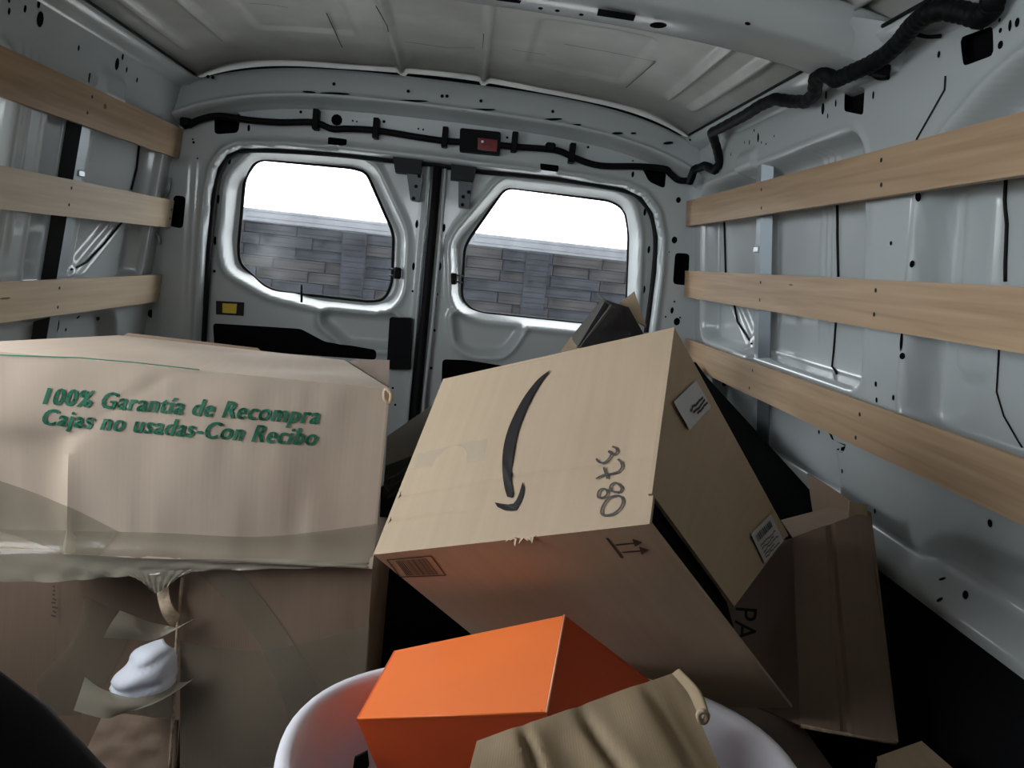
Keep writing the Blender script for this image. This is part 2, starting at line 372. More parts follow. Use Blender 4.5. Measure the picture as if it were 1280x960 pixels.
for c_ in cutR:
    y0, y1 = min(p[0] for p in c_) - .02, max(p[0] for p in c_) + .02; z0, z1 = min(p[1] for p in c_) - .02, max(p[1] for p in c_) + .02
    xa = [-.105 + float(wall_h(np.array([(y0 + y1) / 2]), np.array([z]), 1)[0]) + .022 for z in (z0, z1)]
    mesh('cavity_shade', [(xa[0], y0, z0), (xa[0], y1, z0), (xa[1], y1, z1), (xa[1], y0, z1)], [(0, 1, 2, 3)], M['hole'], wall_right, smooth=False)  # black sheet behind the cut stands in for the cavity's shade
# dark lining below the side walls, floor
for s, nm in ((1, 'wall_right_lower'), (-1, 'wall_left_lower')):
    x = -.105 + s * .905
    tag(boxm(nm, (min(x, x + s * .02), -.28 if s > 0 else 1.5, -1.05), (max(x, x + s * .02), 2.6, -.445), M['mat_'], None), kind='structure')
floor = tag(boxm('floor', (-1.1, -1.6, -1.07), (.9, 2.75, -1.05), M['mat_']), kind='structure')
# ---- ceiling
def roofz(X, Y):
    z = crown(X) + .05; hh = X + .105
    for xb, wd in ((-.26, .018), (.0, .018)): z = z - .014 * S(np.abs(X - xb) - wd * .5, .010)
    for xb in (-.84, -.73, .62, .54): z = z - .014 * S(np.abs(X - xb) - .008, .010) * (1 - ss(2.35, 2.42, Y))
    P = np.stack([X, Y], 1)
    z = z + .007 * S(sdf(P, rp([(.12, 1.95), (.40, 1.95), (.40, 2.38), (.12, 2.38)], .02)), .012)
    z = z + .006 * S(sdf(P, rp([(-.62, 1.75), (-.36, 1.75), (-.36, 2.30), (-.62, 2.30)], .02)), .012)
    z = z + .004 * np.sin(X * 9 + Y * 2.1) * np.sin(Y * 4.3)
    z = z - .012 * ss(2.42, 2.58, Y)
    return np.stack([X, Y, z], 1)
xr = np.arange(-.95, .745, .0085); yr = np.arange(-.3, 2.66, .014)
ceiling = tag(surface('ceiling', M['roof'], xr, yr, roofz), kind='structure')
BCf = 1
BC = bvh_of((np.arange(-.95, .745, .03), np.arange(-.3, 2.66, .05), roofz))
rd = Multi()
for ln in ([(705, 53), (762, 63), (820, 75), (800, 93), (779, 111)], [(408, 14), (418, 36), (430, 62)], [(312, 2), (340, 4), (364, 8)], [(640, 60), (690, 68)], [(505, 50), (560, 58), (600, 58)], [(470, 5), (484, 30), (486, 40)], [(605, 40), (604, 62)]):
    hp_ = []
    for a_, b_ in zip(ln[:-1], ln[1:]):
        for i in range(6): hp_.append(hit(BC, a_[0] + (b_[0] - a_[0]) * i / 6, a_[1] + (b_[1] - a_[1]) * i / 6)[0])
    rd.stroke([p for p in hp_ if p is not None], Vector((0, 0, -1)), .0028, .004)
rd.build('pressed_outline', M['steeld'], ceiling)
for s in (1, -1): tube('roof_gap_shade', [(-.105 + s * .772, y, .469 - .0) for y in (-.25, .8, 1.6, 2.3, 2.56)], .0035, M['rubber'], ceiling, n=6)  # dark tube standing in for the shaded gap along the roof edge
# cant rails: pale flange between roof skin and side wall
for s, nm in ((1, 'trim_1'), (-1, 'trim_2')):
    ps = []; 
    prof = [(.800, .468), (.768, .462), (.766, .458), (.770, .452), (.785, .436), (.806, .434), (.812, .425)]
    vs_ = []; yy = np.linspace(-.28, 2.60, 60)
    for y in yy:
        for hx, z in prof: vs_.append((-.105 + s * hx, y, z))
    n = len(prof); fs = [(i * n + j, i * n + j + 1, (i + 1) * n + j + 1, (i + 1) * n + j) for i in range(len(yy) - 1) for j in range(n - 1)]
    tr_ = tag(mesh(nm, vs_, fs, M['paint']), kind='structure')
    if s > 0: trim1 = tr_
# rear header beam across the van, roof bow
def lofted(name, prof, xs, m, zf=crown, sag=None):
    vs_ = []; n = len(prof)
    for x in xs:
        for (y, dz) in prof: vs_.append((x, y + (sag(x) if sag else 0), float(zf(np.array(x))) + dz))
    fs = [(i * n + j, i * n + j + 1, (i + 1) * n + j + 1, (i + 1) * n + j) for i in range(len(xs) - 1) for j in range(n - 1)]
    return mesh(name, vs_, fs, m)
head = tag(lofted('trim_3', [(2.62, -.106), (2.598, -.104), (2.590, -.098), (2.570, -.088), (2.535, -.080), (2.528, -.074), (2.530, -.069), (2.540, -.066), (2.545, -.055), (2.560, .0), (2.568, .012), (2.60, .016)], np.linspace(-.96, .745, 90), M['paint']), kind='structure')
def bowz(x): h = np.abs((x + .105) / .85); return .53 - .045 * h ** 4 - .03 * h ** 2
bow = tag(lofted('trim_4', [(1.655, .005), (1.650, .0), (1.648, -.008), (1.635, -.012), (1.600, -.014), (1.595, -.022), (1.585, -.045), (1.575, -.052), (1.56, -.055), (1.43, -.058), (1.415, -.05), (1.405, -.02), (1.40, .01), (1.385, .012)], np.linspace(-.90, .70, 90), M['paint'], bowz), kind='structure')
# gusset where the bow meets the right rail
gv = []
for i in range(9):
    t = i / 8; e = t * t * (3 - 2 * t)
    for (y, dz) in [(1.66 + .03 * e, .0), (1.60 + .03 * e, -.02), (1.57 + .02 * e, -.055), (1.42 - .05 * e, -.058), (1.40 - .08 * e, .0)]: gv.append((.62 + .125 * t, y, float(bowz(np.array(.62))) + dz - .030 * e))
gus = mesh('gusset', gv, [(i * 5 + j, i * 5 + j + 1, i * 5 + j + 6, i * 5 + j + 5) for i in range(8) for j in range(4)], M['paint'], bow)

# ---- rear frame with the door opening
OP = [(240, 640), (245, 520), (249, 450), (252, 395), (257, 310), (264, 240), (271, 210), (283, 193), (300, 186), (345, 186), (420, 191), (485, 198), (545, 204), (600, 212), (697, 222), (781, 236), (803, 247), (817, 267), (823, 297), (821, 339), (814, 395), (804, 465), (790, 560), (778, 640)]
opn = [(p.x, p.z) for p in (at(u, v, 2.6) for u, v in OP)]
opn = [(opn[0][0], -1.06)] + opn + [(opn[-1][0], -1.06)]
def framey(X, Z):
    P = np.stack([X, Z], 1); sd = sdf(P, opn)
    y = 2.6 - .018 * np.exp(-((sd - .016) / .010) ** 2) + .03 * (1 - ss(0, .012, sd))
    y = y - .010 * S(sdf(P, rp([(-.98, .20), (-.88, .22), (-.89, -.9), (-.98, -.9)], .02)), .03)
    return np.stack([X, y, Z], 1)
xf = np.arange(-1.06, .86, .0085); zf = np.arange(-1.06, .475, .0085)
BF = bvh_of((np.arange(-1.06, .86, .012), np.arange(-1.06, .475, .012), lambda X, Z: np.stack([X, X * 0 + 2.6, Z], 1)))
def xz(px, Y=2.6): return [(p.x, p.z) for p in (at(u, v, Y) for u, v in px)]
cutF = [opn] + [rp(xz(q), r, 3) for q, r in [
    ([(219, 244), (234, 246), (230, 286), (213, 283)], .012), ([(844, 316), (862, 317), (860, 357), (841, 355)], .012),
    ([(268, 142), (301, 141), (298, 166), (268, 168)], .012), ([(802, 209), (833, 212), (831, 236), (811, 227)], .012),
    ([(410, 171), (434, 174), (433, 183), (410, 181)], .003), ([(675, 204), (699, 207), (697, 216), (675, 213)], .003)]]
rear = tag(surface('wall_rear', M['paint'], xf, zf, framey, cutF), kind='structure')
mesh('cavity_shade', [(-1.06, 2.64, .30), (.86, 2.64, .30), (.86, 2.64, .46), (-1.06, 2.64, .46), (-1.06, 2.64, -.5), (-.87, 2.64, -.5), (-.87, 2.64, .3), (.66, 2.64, -.5), (.86, 2.64, -.5), (.86, 2.64, .3), (.66, 2.64, .3)], [(0, 1, 2, 3), (4, 5, 6, 0), (7, 8, 9, 10)], M['hole'], rear, smooth=False)
op3 = catmull([(x, 2.628, z) for x, z in opn[1:-1]], 4)
tube('door_seal', op3, .011, M['rubber'], rear)
# ---- rear doors
W1 = [(322, 199), (440, 210), (458, 215), (492, 292), (490, 355), (480, 375), (462, 377), (345, 364), (330, 357), (300, 330), (298, 310), (306, 222)]
W2 = [(632, 234), (764, 251), (781, 262), (786, 290), (783, 385), (775, 402), (735, 405), (602, 391), (588, 386), (577, 372), (581, 310), (587, 298)]
D1 = [(318, 186), (448, 196), (470, 208), (508, 290), (505, 365), (492, 385), (467, 392), (395, 385), (335, 370), (282, 340), (276, 305), (285, 222)]
D2 = [(628, 222), (768, 238), (790, 250), (800, 290), (796, 390), (785, 414), (735, 416), (600, 402), (578, 394), (564, 376), (563, 304), (572, 288)]
K1 = [(404, 384), (500, 392), (498, 432), (487, 438), (432, 434), (418, 420), (398, 404)]
K2 = [(563, 388), (662, 404), (640, 436), (628, 446), (588, 445), (568, 432)]
C1 = [(264, 405), (372, 408), (402, 424), (470, 437), (470, 451), (500, 640), (262, 640)]
C2 = [(552, 449), (596, 450), (640, 458), (760, 470), (770, 600), (548, 600)]
BLK1 = [(266, 404), (376, 411), (406, 427), (471, 437), (470, 450), (268, 436)]
BLK2 = [(553, 449), (584, 450), (640, 459), (700, 466), (700, 500), (551, 500)]
def door(nm, x0, x1, Wn, Dn, Kn, Bl):
    dish = rp(xz(Dn, 2.65), .035); win = rp(xz(Wn, 2.70), .03); kk = rp(xz(Kn, 2.65), .035); bl = rp(xz(Bl, 2.65), .012)
    def f(X, Z):
        P = np.stack([X, Z], 1); sd = sdf(P, dish)
        y = 2.65 + .050 * S(sd + .014, .040) - .012 * np.exp(-((sd - .004) / .010) ** 2) + .028 * S(sdf(P, kk) + .012, .034) - .012 * np.exp(-((sdf(P, kk) - .004) / .010) ** 2) * (sd > -.003)
        y = y - .01 * (1 - ss(.0, .012, np.minimum(X - x0, x1 - X)))
        return np.stack([X, y, Z], 1)
    xs = np.arange(x0, x1 + .004, .0075); zz = np.arange(-1.04, .31, .0075)
    d = tag(surface(nm, M['paint'], xs, zz, f, [win, bl]), kind='structure')
    bv = bvh_of((np.arange(x0, x1 + .01, .01), np.arange(-1.04, .31, .01), f))
    mesh('cavity_shade', [(x, 2.70, z) for x, z in [(x0 + .01, -1.0), (x1 - .01, -1.0), (x1 - .01, -.20), (x0 + .01, -.20)]], [(0, 1, 2, 3)], M['hole'], d)
    tube('window_rubber', [(x, 2.700, z) for x, z in win], .0055, M['rubber'], d, n=6, closed=True)
    return d, bv, win
door1, BD1, win1 = door('door_1', -.865, -.152, W1, D1, K1, BLK1)
door2, BD2, win2 = door('door_2', -.112, .655, W2, D2, K2, BLK2)
for nm, wn in (('window_1', win1), ('window_2', win2)):
    g = flat_poly(nm, [(x, 2.712, z) for x, z in wn], M['glass'], None, thick=.004); tag(g, kind='structure')
    mh = Multi(); x0 = min(p[0] for p in wn); x1 = max(p[0] for p in wn); z0 = min(p[1] for p in wn); z1 = max(p[1] for p in wn)
    for i in range(22):       # heater wires
        z = z0 + (z1 - z0) * (i + .7) / 23
        inside = [x for x in np.linspace(x0, x1, 120) if sdf(np.array([[x, z]]), wn)[0] < -.012]
        if inside: mh.poly([(inside[0], 2.7065, z), (inside[-1], 2.7065, z), (inside[-1], 2.7065, z + .0010), (inside[0], 2.7065, z + .0010)])
    mh.build('heater_wires', M['steeld'], g, 'stuff')
# unseen body panels, added to block daylight; openings sized for the light
sh = []; shf = []
def shq(a, b, c, d): k = len(sh); sh.extend([a, b, c, d]); shf.append((k, k + 1, k + 2, k + 3))
shq((-1.16, 1.52, -1.1), (-1.16, 2.8, -1.1), (-1.16, 2.8, .66), (-1.16, 1.52, .66)); shq((-1.16, 0.2, .36), (-1.16, 1.52, .36), (-1.16, 1.52, .66), (-1.16, 0.2, .66)); shq((-1.16, 0.2, -1.1), (-1.16, 1.52, -1.1), (-1.16, 1.52, -.24), (-1.16, 0.2, -.24)); shq((-1.16, -.3, -1.1), (-1.16, .2, -1.1), (-1.16, .2, .66), (-1.16, -.3, .66)); shq((.95, -.3, -1.1), (.95, 2.8, -1.1), (.95, 2.8, .66), (.95, -.3, .66))
shq((-1.16, -1.4, .66), (.95, -1.4, .66), (.95, 2.8, .66), (-1.16, 2.8, .66))
shq((-1.16, 2.8, .32), (.95, 2.8, .32), (.95, 2.8, .66), (-1.16, 2.8, .66)); shq((-1.16, 2.8, -1.1), (.95, 2.8, -1.1), (.95, 2.8, -.25), (-1.16, 2.8, -.25))
shq((-1.16, 2.8, -.25), (-.86, 2.8, -.25), (-.80, 2.8, .32), (-1.16, 2.8, .32)); shq((.66, 2.8, -.25), (.95, 2.8, -.25), (.95, 2.8, .32), (.62, 2.8, .32)); shq((-.17, 2.8, -.25), (-.08, 2.8, -.25), (-.08, 2.8, .32), (-.17, 2.8, .32))
# cab ahead: floor sides, dash, roof edge; right front added to cut light
shq((-1.16, -1.4, -1.1), (-1.16, -.3, -1.1), (-1.16, -.3, .66), (-1.16, -1.4, .66)); shq((.95, -1.4, -1.1), (.95, -.3, -1.1), (.95, -.3, .66), (.95, -1.4, .66))
shq((.1, -1.4, -1.1), (.95, -1.4, -1.1), (.95, -1.4, .66), (.1, -1.4, .66)); shq((-1.16, -1.4, -1.1), (.95, -1.4, -1.1), (.95, -1.4, -.08), (-1.16, -1.4, -.08)); shq((-1.16, -1.4, .45), (.95, -1.4, .45), (.95, -1.4, .66), (-1.16, -1.4, .66))
tag(mesh('body_light_blocker', sh, shf, M['steeld'], smooth=False), kind='structure')
# unseen bulkhead behind the camera, height set to keep light off low load
tag(boxm('wall_front_blocker', (-.98, -.30, -1.05), (.77, -.27, .14), M['steeld']), kind='structure')

# ================================================================== OUTSIDE
tag(boxm('ground', (-25, -15, -1.72), (25, 30, -1.68), M['pale_ground']), kind='structure')  # ground coloured pale to bounce light up to the ceiling
wt = .16; Yw = 7.5
sw = thing('stone_wall', (0, Yw, -1.68), 'dark stone block wall with pale coping outside the rear windows', 'wall')
boxm('wall_core', (-7, Yw + .06, -1.68), (7, Yw + .4, wt - .02), M['joint'], sw, 0)
boxm('coping', (-7, Yw - .05, wt - .02), (7, Yw + .45, wt + .10), M['coping'], sw, .01)
def brick_mesh(nm, L, Hh, m):
    me = bpy.data.meshes.new(nm); bm = bmesh.new(); bmesh.ops.create_cube(bm, size=1)
    for v in bm.verts: v.co = Vector((v.co.x * L, v.co.y * .14, v.co.z * Hh))
    bmesh.ops.bevel(bm, geom=[e for e in bm.edges if all(v.co.y < 0 for v in e.verts)], offset=.006, segments=1, affect='EDGES'); bm.to_mesh(me); bm.free(); me.materials.append(m); return me
bms = [brick_mesh('brick', .47, .098, M['stone']), brick_mesh('brick', .47, .098, M['stone2']), brick_mesh('brick', .34, .098, M['stone2']), brick_mesh('brick', .60, .098, M['stone'])]
k = 0
for r in range(15):
    x = -3.0 - .2 * (r % 2)
    while x < 2.3:
        i = random.choice([0, 0, 1, 1, 2, 3]); L_ = [.47, .47, .34, .60][i]
        o = bpy.data.objects.new('brick', bms[i]); C.objects.link(o); o.parent = sw
        o.location = (x + L_ / 2, .02 + random.uniform(-.02, .02), (wt + 1.68) - .07 - r * .102); x += L_ + .006; k += 1
for xp in (-2.35, -1.15, .55, 1.9):
    boxm('pier', (xp, Yw - .10, -1.68), (xp + .22, Yw + .02, wt - .02), M['stone'], sw, .01)

# ================================================================== WALL FITTINGS
# holes punched in the sheet metal
def holes(nm, bv, parent, lst):
    mh = Multi()
    for h in lst:
        u, v, r = h[:3]; asp = h[3] if len(h) > 3 else 1; p, n = hit(bv, u, v)
        if p is None: continue
        d = ray(u, v); R_ = r / 980 * p.dot(d) / d.length; mh.disc(p, n, R_, asp, h[4] if len(h) > 4 else 0)
    if mh.v: mh.build(nm, M['hole'], parent, 'stuff')
holes('punched_holes', BR, wall_right, [(1033, 119, 2.5, 1.8), (1029, 136, 4, 1.6), (1045, 129, 2, 2), (1035, 145, 1.5, 2), (1092, 119, 2.2, 2), (1174, 68, 2.5, 1.4), (1251, 38, 2.5), (1251, 56, 4), (1263, 32, 2.5, 2.2), (1272, 28, 3.5, 1.3), (1250, 25, 2), (948, 172, 3, 1.8), (943, 163, 1.8), (937, 178, 1.5, 1.8), (952, 178, 1.5), (931, 178, 1.2, 1.5), (914, 193, 1.2, 1.6), (968, 170, 1.4), (958, 180, 1.5),
    (1114, 304, 2.5), (1140, 330, 2.5, 1.6), (1148, 246, 3.5, 1.5), (1127, 427, 2, 6), (1128, 445, 3, 1.3), (1095, 480, 2.5, 1.3), (1096, 500, 2.5, 1.3), (1117, 497, 2.5, 1.3), (1053, 589, 2, 1.4), (1094, 639, 2.2, 1.4), (1238, 654, 4, 1.1), (1178, 724, 2.6, 1.5), (1175, 750, 2.6, 1.5), (1207, 744, 3, 2.8, 1.0), (905, 480, 3, 1), (1024, 540, 2.5, 1), (969, 6, 2)])
holes('punched_holes', BL, wall_left, [(48, 5, 3, 1.4), (50, 24, 6, 1.3), (31, 11, 2.5, 1.5), (11, 14, 2.2, 1.6), (98, 60, 2, 1.5), (146, 80, 4.6, 1.4), (153, 71, 2.4, 1.4), (158, 87, 2, 1.5), (171, 100, 2, 1.4), (11, 1, 2), (123, 397, 5, 1.3), (97, 397, 2.6, 2.4), (70, 408, 6, 1.6), (36, 401, 2), (28, 401, 2), (82, 412, 2)])
holes('punched_holes', BF, rear, [(230, 228, 3.6, 1.2), (215, 335, 3.8, 1.15), (189, 392, 4, 1.2), (220, 308, 1.2), (217, 350, 1.2), (210, 408, 1.5), (242, 178, 1.5), (241, 174, 1), (247, 198, 1), (311, 160, 1.6, 2.5), (376, 140, 1.8), (421, 150, 6.5), (480, 152, 1.8), (441, 151, 1.2), (446, 152, 1), (523, 161, 1.2), (529, 162, 1.2), (634, 172, 1.5), (688, 184, 4), (735, 184, 1.6), (791, 218, 1.8, 2), (791, 201, 1), (848, 250, 3, 1.2), (843, 300, 3.5, 1.2), (836, 315, 1), (840, 388, 2, 2), (846, 402, 4, 1.2), (832, 396, 1.2), (850, 397, 1.2), (843, 377, 1.2)])
HX = lambda u, v, Y: at(u, v, Y)
mh = Multi()
for u, v, r, a, ang in [(235, 99, 2, 1, 0), (263, 98, 2, 1, 0), (269, 99, 2, 1, 0), (419, 107, 2, 1, 0), (511, 116, 2, 1, 0), (553, 122, 2, 1, 0), (559, 122, 2, 1, 0), (601, 128, 2, 1, 0), (690, 141, 2, 1, 0), (865, 178, 2, 1, 0), (860, 176, 1.5, 1, 0), (388, 117, 1.3, 6, 1.62), (420, 119, 1.6, 11, 1.66), (514, 128, 1.3, 16, 1.68), (598, 139, 1.4, 15, 1.70), (688, 151, 1.5, 9, 1.75), (718, 158, 1.5, 5, 1.75), (770, 168, 1.4, 5, 1.7), (833, 180, 1.6, 4, 1.8), (790, 168, 1.2, 3, 1.7)]:
    p = at(u, v, 2.553); mh.disc(p + Vector((0, -.022, 0)), Vector((0, -1, 0)), r / 980 * 2.6, a, ang)
mh.build('punched_holes', M['hole'], head, 'stuff')
mh = Multi()
zb = lambda u, v: onz(u, v, .47)
for u, v, r, a in [(676, 7, 3, 1), (697, 10, 3, 1), (727, 15, 3, 1), (935, 26, 3, 1.4), (1075, 57, 2.2, 1.4), (1083, 60, 2.2, 1.4)]:
    d = ray(u, v); p = d * ((.46) / d.z); mh.disc(p + Vector((0, 0, -.004)), Vector((0, -.2, -1)).normalized(), r / 980 * 1.5, a)
def zq(px, z=.465): mh.poly([(lambda d: d * (z / d.z))(ray(*q)) for q in px])
zq([(748, 10), (795, 18), (792, 26), (746, 19)], .462); zq([(622, -4), (652, 0), (650, 4), (620, 0)])
for (u, v, a, b) in [(823, 31, 11, 4), (1146 - 210, 50, 9, 3), (965, 70, 7, 3)]: zq([(u + a * math.cos(t * .524), v + b * math.sin(t * .524)) for t in range(12)], .455)
mh.build('punched_holes', M['hole'], bow, 'stuff')
# bow rear flange: pale strip with the slots
# wires / seal lines on the right wall panels
def wire(nm, bv, px, r, parent, m=M['rubber'], off=.002):
    P = []
    for a, b in zip(px[:-1], px[1:]):
        k_ = max(2, int(math.hypot(a[0] - b[0], a[1] - b[1]) / 8))
        for i in range(k_): P.append((a[0] + (b[0] - a[0]) * i / k_, a[1] + (b[1] - a[1]) * i / k_))
    P.append(px[-1]); Q = [hit(bv, u, v, off)[0] for u, v in P]; Q = [q for q in Q if q is not None]
    return tube(nm, Q, r, m, parent, n=5)
wire('seam_sealer', BR, [(906, 272), (907, 305), (908, 342)], .0035, wall_right)
wire('seam_sealer', BR, [(918, 380), (922, 402), (940, 430)], .003, wall_right)
wire('seam_sealer', BR, [(1047, 250), (1048, 300), (1049, 346)], .003, wall_right)
wire('seam_sealer', BR, [(1046, 400), (1043, 440), (1041, 458), (1046, 468)], .0025, wall_right)
wire('seam_sealer', BR, [(1259, 222), (1257, 250), (1260, 280), (1258, 330), (1258, 352)], .003, wall_right)
wire('seam_sealer', BR, [(1250, 435), (1247, 490), (1256, 520), (1279, 560)], .0013, wall_right)
wire('seam_sealer', BR, [(1183, 95), (1182, 112), (1148, 172), (1142, 190)], .0015, wall_right, M['steeld'])
wire('seam_sealer', BL, [(173, 182), (170, 210), (163, 237)], .0035, wall_left)
wire('seam_sealer', BL, [(152, 278), (130, 305), (108, 328), (89, 337)], .0028, wall_left)
# slat posts (zinc strips behind the boards)
def post(label, X, y0, wd, ztop, zbot, mm, side):
    t = thing('slat_post', (X, y0, zbot), label, 'post', 'metal posts carrying the wooden slats')
    lean = .14
    def q(y, z, dx): return (X + side * (-lean * z) * 1.0 + dx, y, z)
    a, b, c = y0, y0 - wd, y0 - wd
    for nm, ya, yb, d0, d1, m_ in (('post_face', a, b, -side * .004, -side * .004, mm), ('post_flange', b, b - .020, -side * .004, side * .020, M['steeld'] if side < 0 else M['steel2'])):  # flange metal darkened to carry the shade of that side
        P = [q(ya, ztop, d0), q(yb, ztop, d1), q(yb, zbot, d1), q(ya, zbot, d0)]
        e = Vector((side * .003, 0, 0)); P2 = [Vector(p) + e for p in P]
        fs = [(0, 1, 2, 3), (7, 6, 5, 4)] + [(i, (i + 1) % 4, (i + 1) % 4 + 4, i + 4) for i in range(4)]
        fix_normals(mesh(nm, P + P2, fs, m_, t, smooth=False))
    return t
pR = post('zinc post behind the wooden slats of the right wall', .770, 2.045, .028, .33, -.40, M['steel'], 1)
pL = post('zinc post with a shade-painted flange behind the slats of the left wall', -.978, 2.05, .045, .34, -.42, M['steel'], -1)
for t, X, s in ((pR, .765, 1), (pL, -.975, -1)):
    boxm('clip', (X - s * .012 - .008, 2.02, .10), (X - s * .012 + .008, 2.05, .115), M['steel'], t)
# wooden slats
def slat(label, side, xt, xb, zt, zb_, ye, m, screws, group=None, knots=()):
    yn = -.22 if side > 0 else 1.42
    t = thing('wooden_slat', (xt, 1.4, zb_), label, 'slat', 'wooden slats on the van walls')
    th = .013 * side; n = 30; vs_ = []; fs = []
    for i in range(n + 1):
        y = ye - .006 + (yn - ye) * i / n; wv = .0004 * math.sin(i * .9) 
        for (x, z) in ((xt, zt), (xb, zb_), (xb + th, zb_), (xt + th, zt)): vs_.append((x + wv, y, z + wv * .6))
    fs = [(i * 4 + j, i * 4 + (j + 1) % 4, (i + 1) * 4 + (j + 1) % 4, (i + 1) * 4 + j) for i in range(n) for j in range(4)] + [(0, 1, 2, 3), (n * 4 + 3, n * 4 + 2, n * 4 + 1, n * 4)]
    b = fix_normals(mesh('board', vs_, fs, m, t, smooth=False))
    nrm = Vector((-side, 0, (xt - xb) / (zt - zb_) * side)).normalized()
    for u, v in screws:
        p = onp(u, v, (xt, 0, zt), nrm); c = Multi(); c.disc(p, nrm, .0042); c.build('screw', M['steeld'], b)
    for u, v, r, a in knots:
        p = onp(u, v, (xt, 0, zt), nrm); c = Multi(); c.disc(p, nrm, r, a, 0, 14); c.build('knot', M['knot'], b)
    return t
slat('top wooden slat on the right wall under the roof rail', 1, .697, .707, .266, .186, 2.6, M['wood'], [(952, 237), (952, 260), (1102, 200), (1102, 231)])
slat('middle wooden slat on the right wall', 1, .724, .734, .043, -.043, 2.6, M['wood'], [(951, 353), (950, 375), (1095, 363), (1093, 393)], knots=[(989, 356, .012, .15)])
slat('lowest wooden slat on the right wall above the wheel arch', 1, .758, .768, -.181, -.268, 2.6, M['wood'], [(941, 463), (937, 485), (1075, 518), (1070, 547)])
slat('top wooden slat on the left wall with a knot', -1, -.915, -.925, .306, .216, 2.6, M['wood'], [(115, 121), (109, 141)], knots=[(131, 133, .008, .8)])
slat('middle wooden slat on the left wall', -1, -.934, -.942, .086, 0, 2.6, M['woodl'], [(89, 235), (86, 256), (214, 262), (212, 273)])
slat('lowest wooden slat on the left wall behind the lettered carton', -1, -.960, -.968, -.150, -.237, 2.6, M['woodl'], [(74, 360), (72, 384), (202, 352), (200, 367)], knots=[(6, 373, .02, .12)])
# end brackets on the left
for a, b in (((212, 222), (206, 246)), ((194, 290), (199, 306))):
    p, q_ = at(*a, 2.575), at(*b, 2.575)
    tube('slat_bracket', [p, (p + q_) / 2 + Vector((.006, 0, 0)), q_], .006, M['steel'], rear, n=4)

# wiring harness along header and right cant rail
rearpx = [(229, 158), (238, 155), (252, 149), (275, 145), (310, 150), (350, 153), (392, 153), (415, 161), (435, 161), (470, 163), (520, 171), (555, 176), (600, 179), (640, 183), (680, 186), (700, 189), (720, 198), (750, 207), (800, 208), (830, 211), (838, 217), (848, 225), (862, 226)]
P1 = [at(u, v, 2.575) for u, v in rearpx]
rpx = [(862, 228, 2.56), (868, 212, 2.55), (882, 207, 2.50), (893, 213, 2.45), (900, 204, 2.42), (896, 185, 2.38), (890, 166, 2.33), (905, 158, 2.27), (930, 145, 2.16), (950, 132, 2.02), (968, 124, 1.92), (990, 127, 1.83), (1008, 127, 1.76), (1018, 117, 1.73), (1020, 98, 1.70), (1030, 92, 1.65), (1045, 100, 1.60), (1062, 92, 1.55), (1085, 82, 1.48), (1108, 68, 1.42), (1125, 52, 1.37), (1140, 33, 1.32), (1158, 17, 1.27), (1180, 11, 1.22), (1205, 16, 1.18), (1226, 22, 1.14), (1238, 12, 1.12), (1244, -12, 1.08)]
bpy.context.view_layer.update()
def bv_objs(os_):
    V, F = [], []
    for o in os_:
        b = len(V); V += [o.matrix_world @ v.co - OFF for v in o.data.vertices]; F += [tuple(i + b for i in p.vertices) for p in o.data.polygons]
    return BVHTree.FromPolygons(V, F)
BH = bv_objs([wall_right, trim1, ceiling, bow, gus, head, rear])
pp, dd = [], []
for (a, b) in zip(rpx[:-1], rpx[1:]):
    kk = max(2, int(math.hypot(a[0] - b[0], a[1] - b[1]) / 6))
    for i in range(kk):
        u, v = a[0] + (b[0] - a[0]) * i / kk, a[1] + (b[1] - a[1]) * i / kk; l = hit(BH, u, v)[0]
        if v < 0 or l is None: d_ = dd[-1] if dd else 2.5
        else: d_ = l.length - .020
        pp.append((u, v)); dd.append(d_)
m_ = [min(dd[max(0, i - 2):i + 3]) for i in range(len(dd))]
sm = [sum(m_[max(0, i - 3):i + 4]) / len(m_[max(0, i - 3):i + 4]) for i in range(len(m_))]
P2 = [ray(u, v).normalized() * min(a_, b_) for (u, v), a_, b_ in zip(pp, sm, dd)]
har = thing('wiring_harness', P1[0], 'black wiring loom taped along the rear header and the right roof rail', 'cable')
tube('rear_loom', catmull(P1, 6), .0105, M['tapeblack'], har, n=10)
tube('side_loom', catmull(P2, 3), lambda t: .0125 + .004 * t, M['tapeblack'], har, n=10, ribs=2)
for u, v in [(395, 150), (470, 161), (556, 172), (643, 178), (715, 192)]:
    p = at(u, v, 2.57); boxm('clip', (p.x - .009, 2.555, p.z - .030), (p.x + .009, 2.594, p.z + .032), M['black'], har, .002)
for u, v in [(232, 153), (688, 184)]:
    p = at(u, v, 2.57); boxm('clip', (p.x - .016, 2.56, p.z - .014), (p.x + .016, 2.594, p.z + .014), M['black'], har, .005)
for u, v in [(1036, 90), (1102, 82)]:
    p = hit(BH, u, v, .008)[0]; boxm('clip', (p.x - .016, p.y - .012, p.z - .010), (p.x + .016, p.y + .012, p.z + .010), M['black'], har, .003)
for ln, r_ in (([(1088, 84), (1100, 93), (1112, 92)], .005), ([(1140, 38), (1160, 41), (1180, 45)], .0035)): tube('wire_tail', catmull([hit(BH, u, v, .006)[0] for u, v in ln], 4), r_, M['black'], har, n=6)
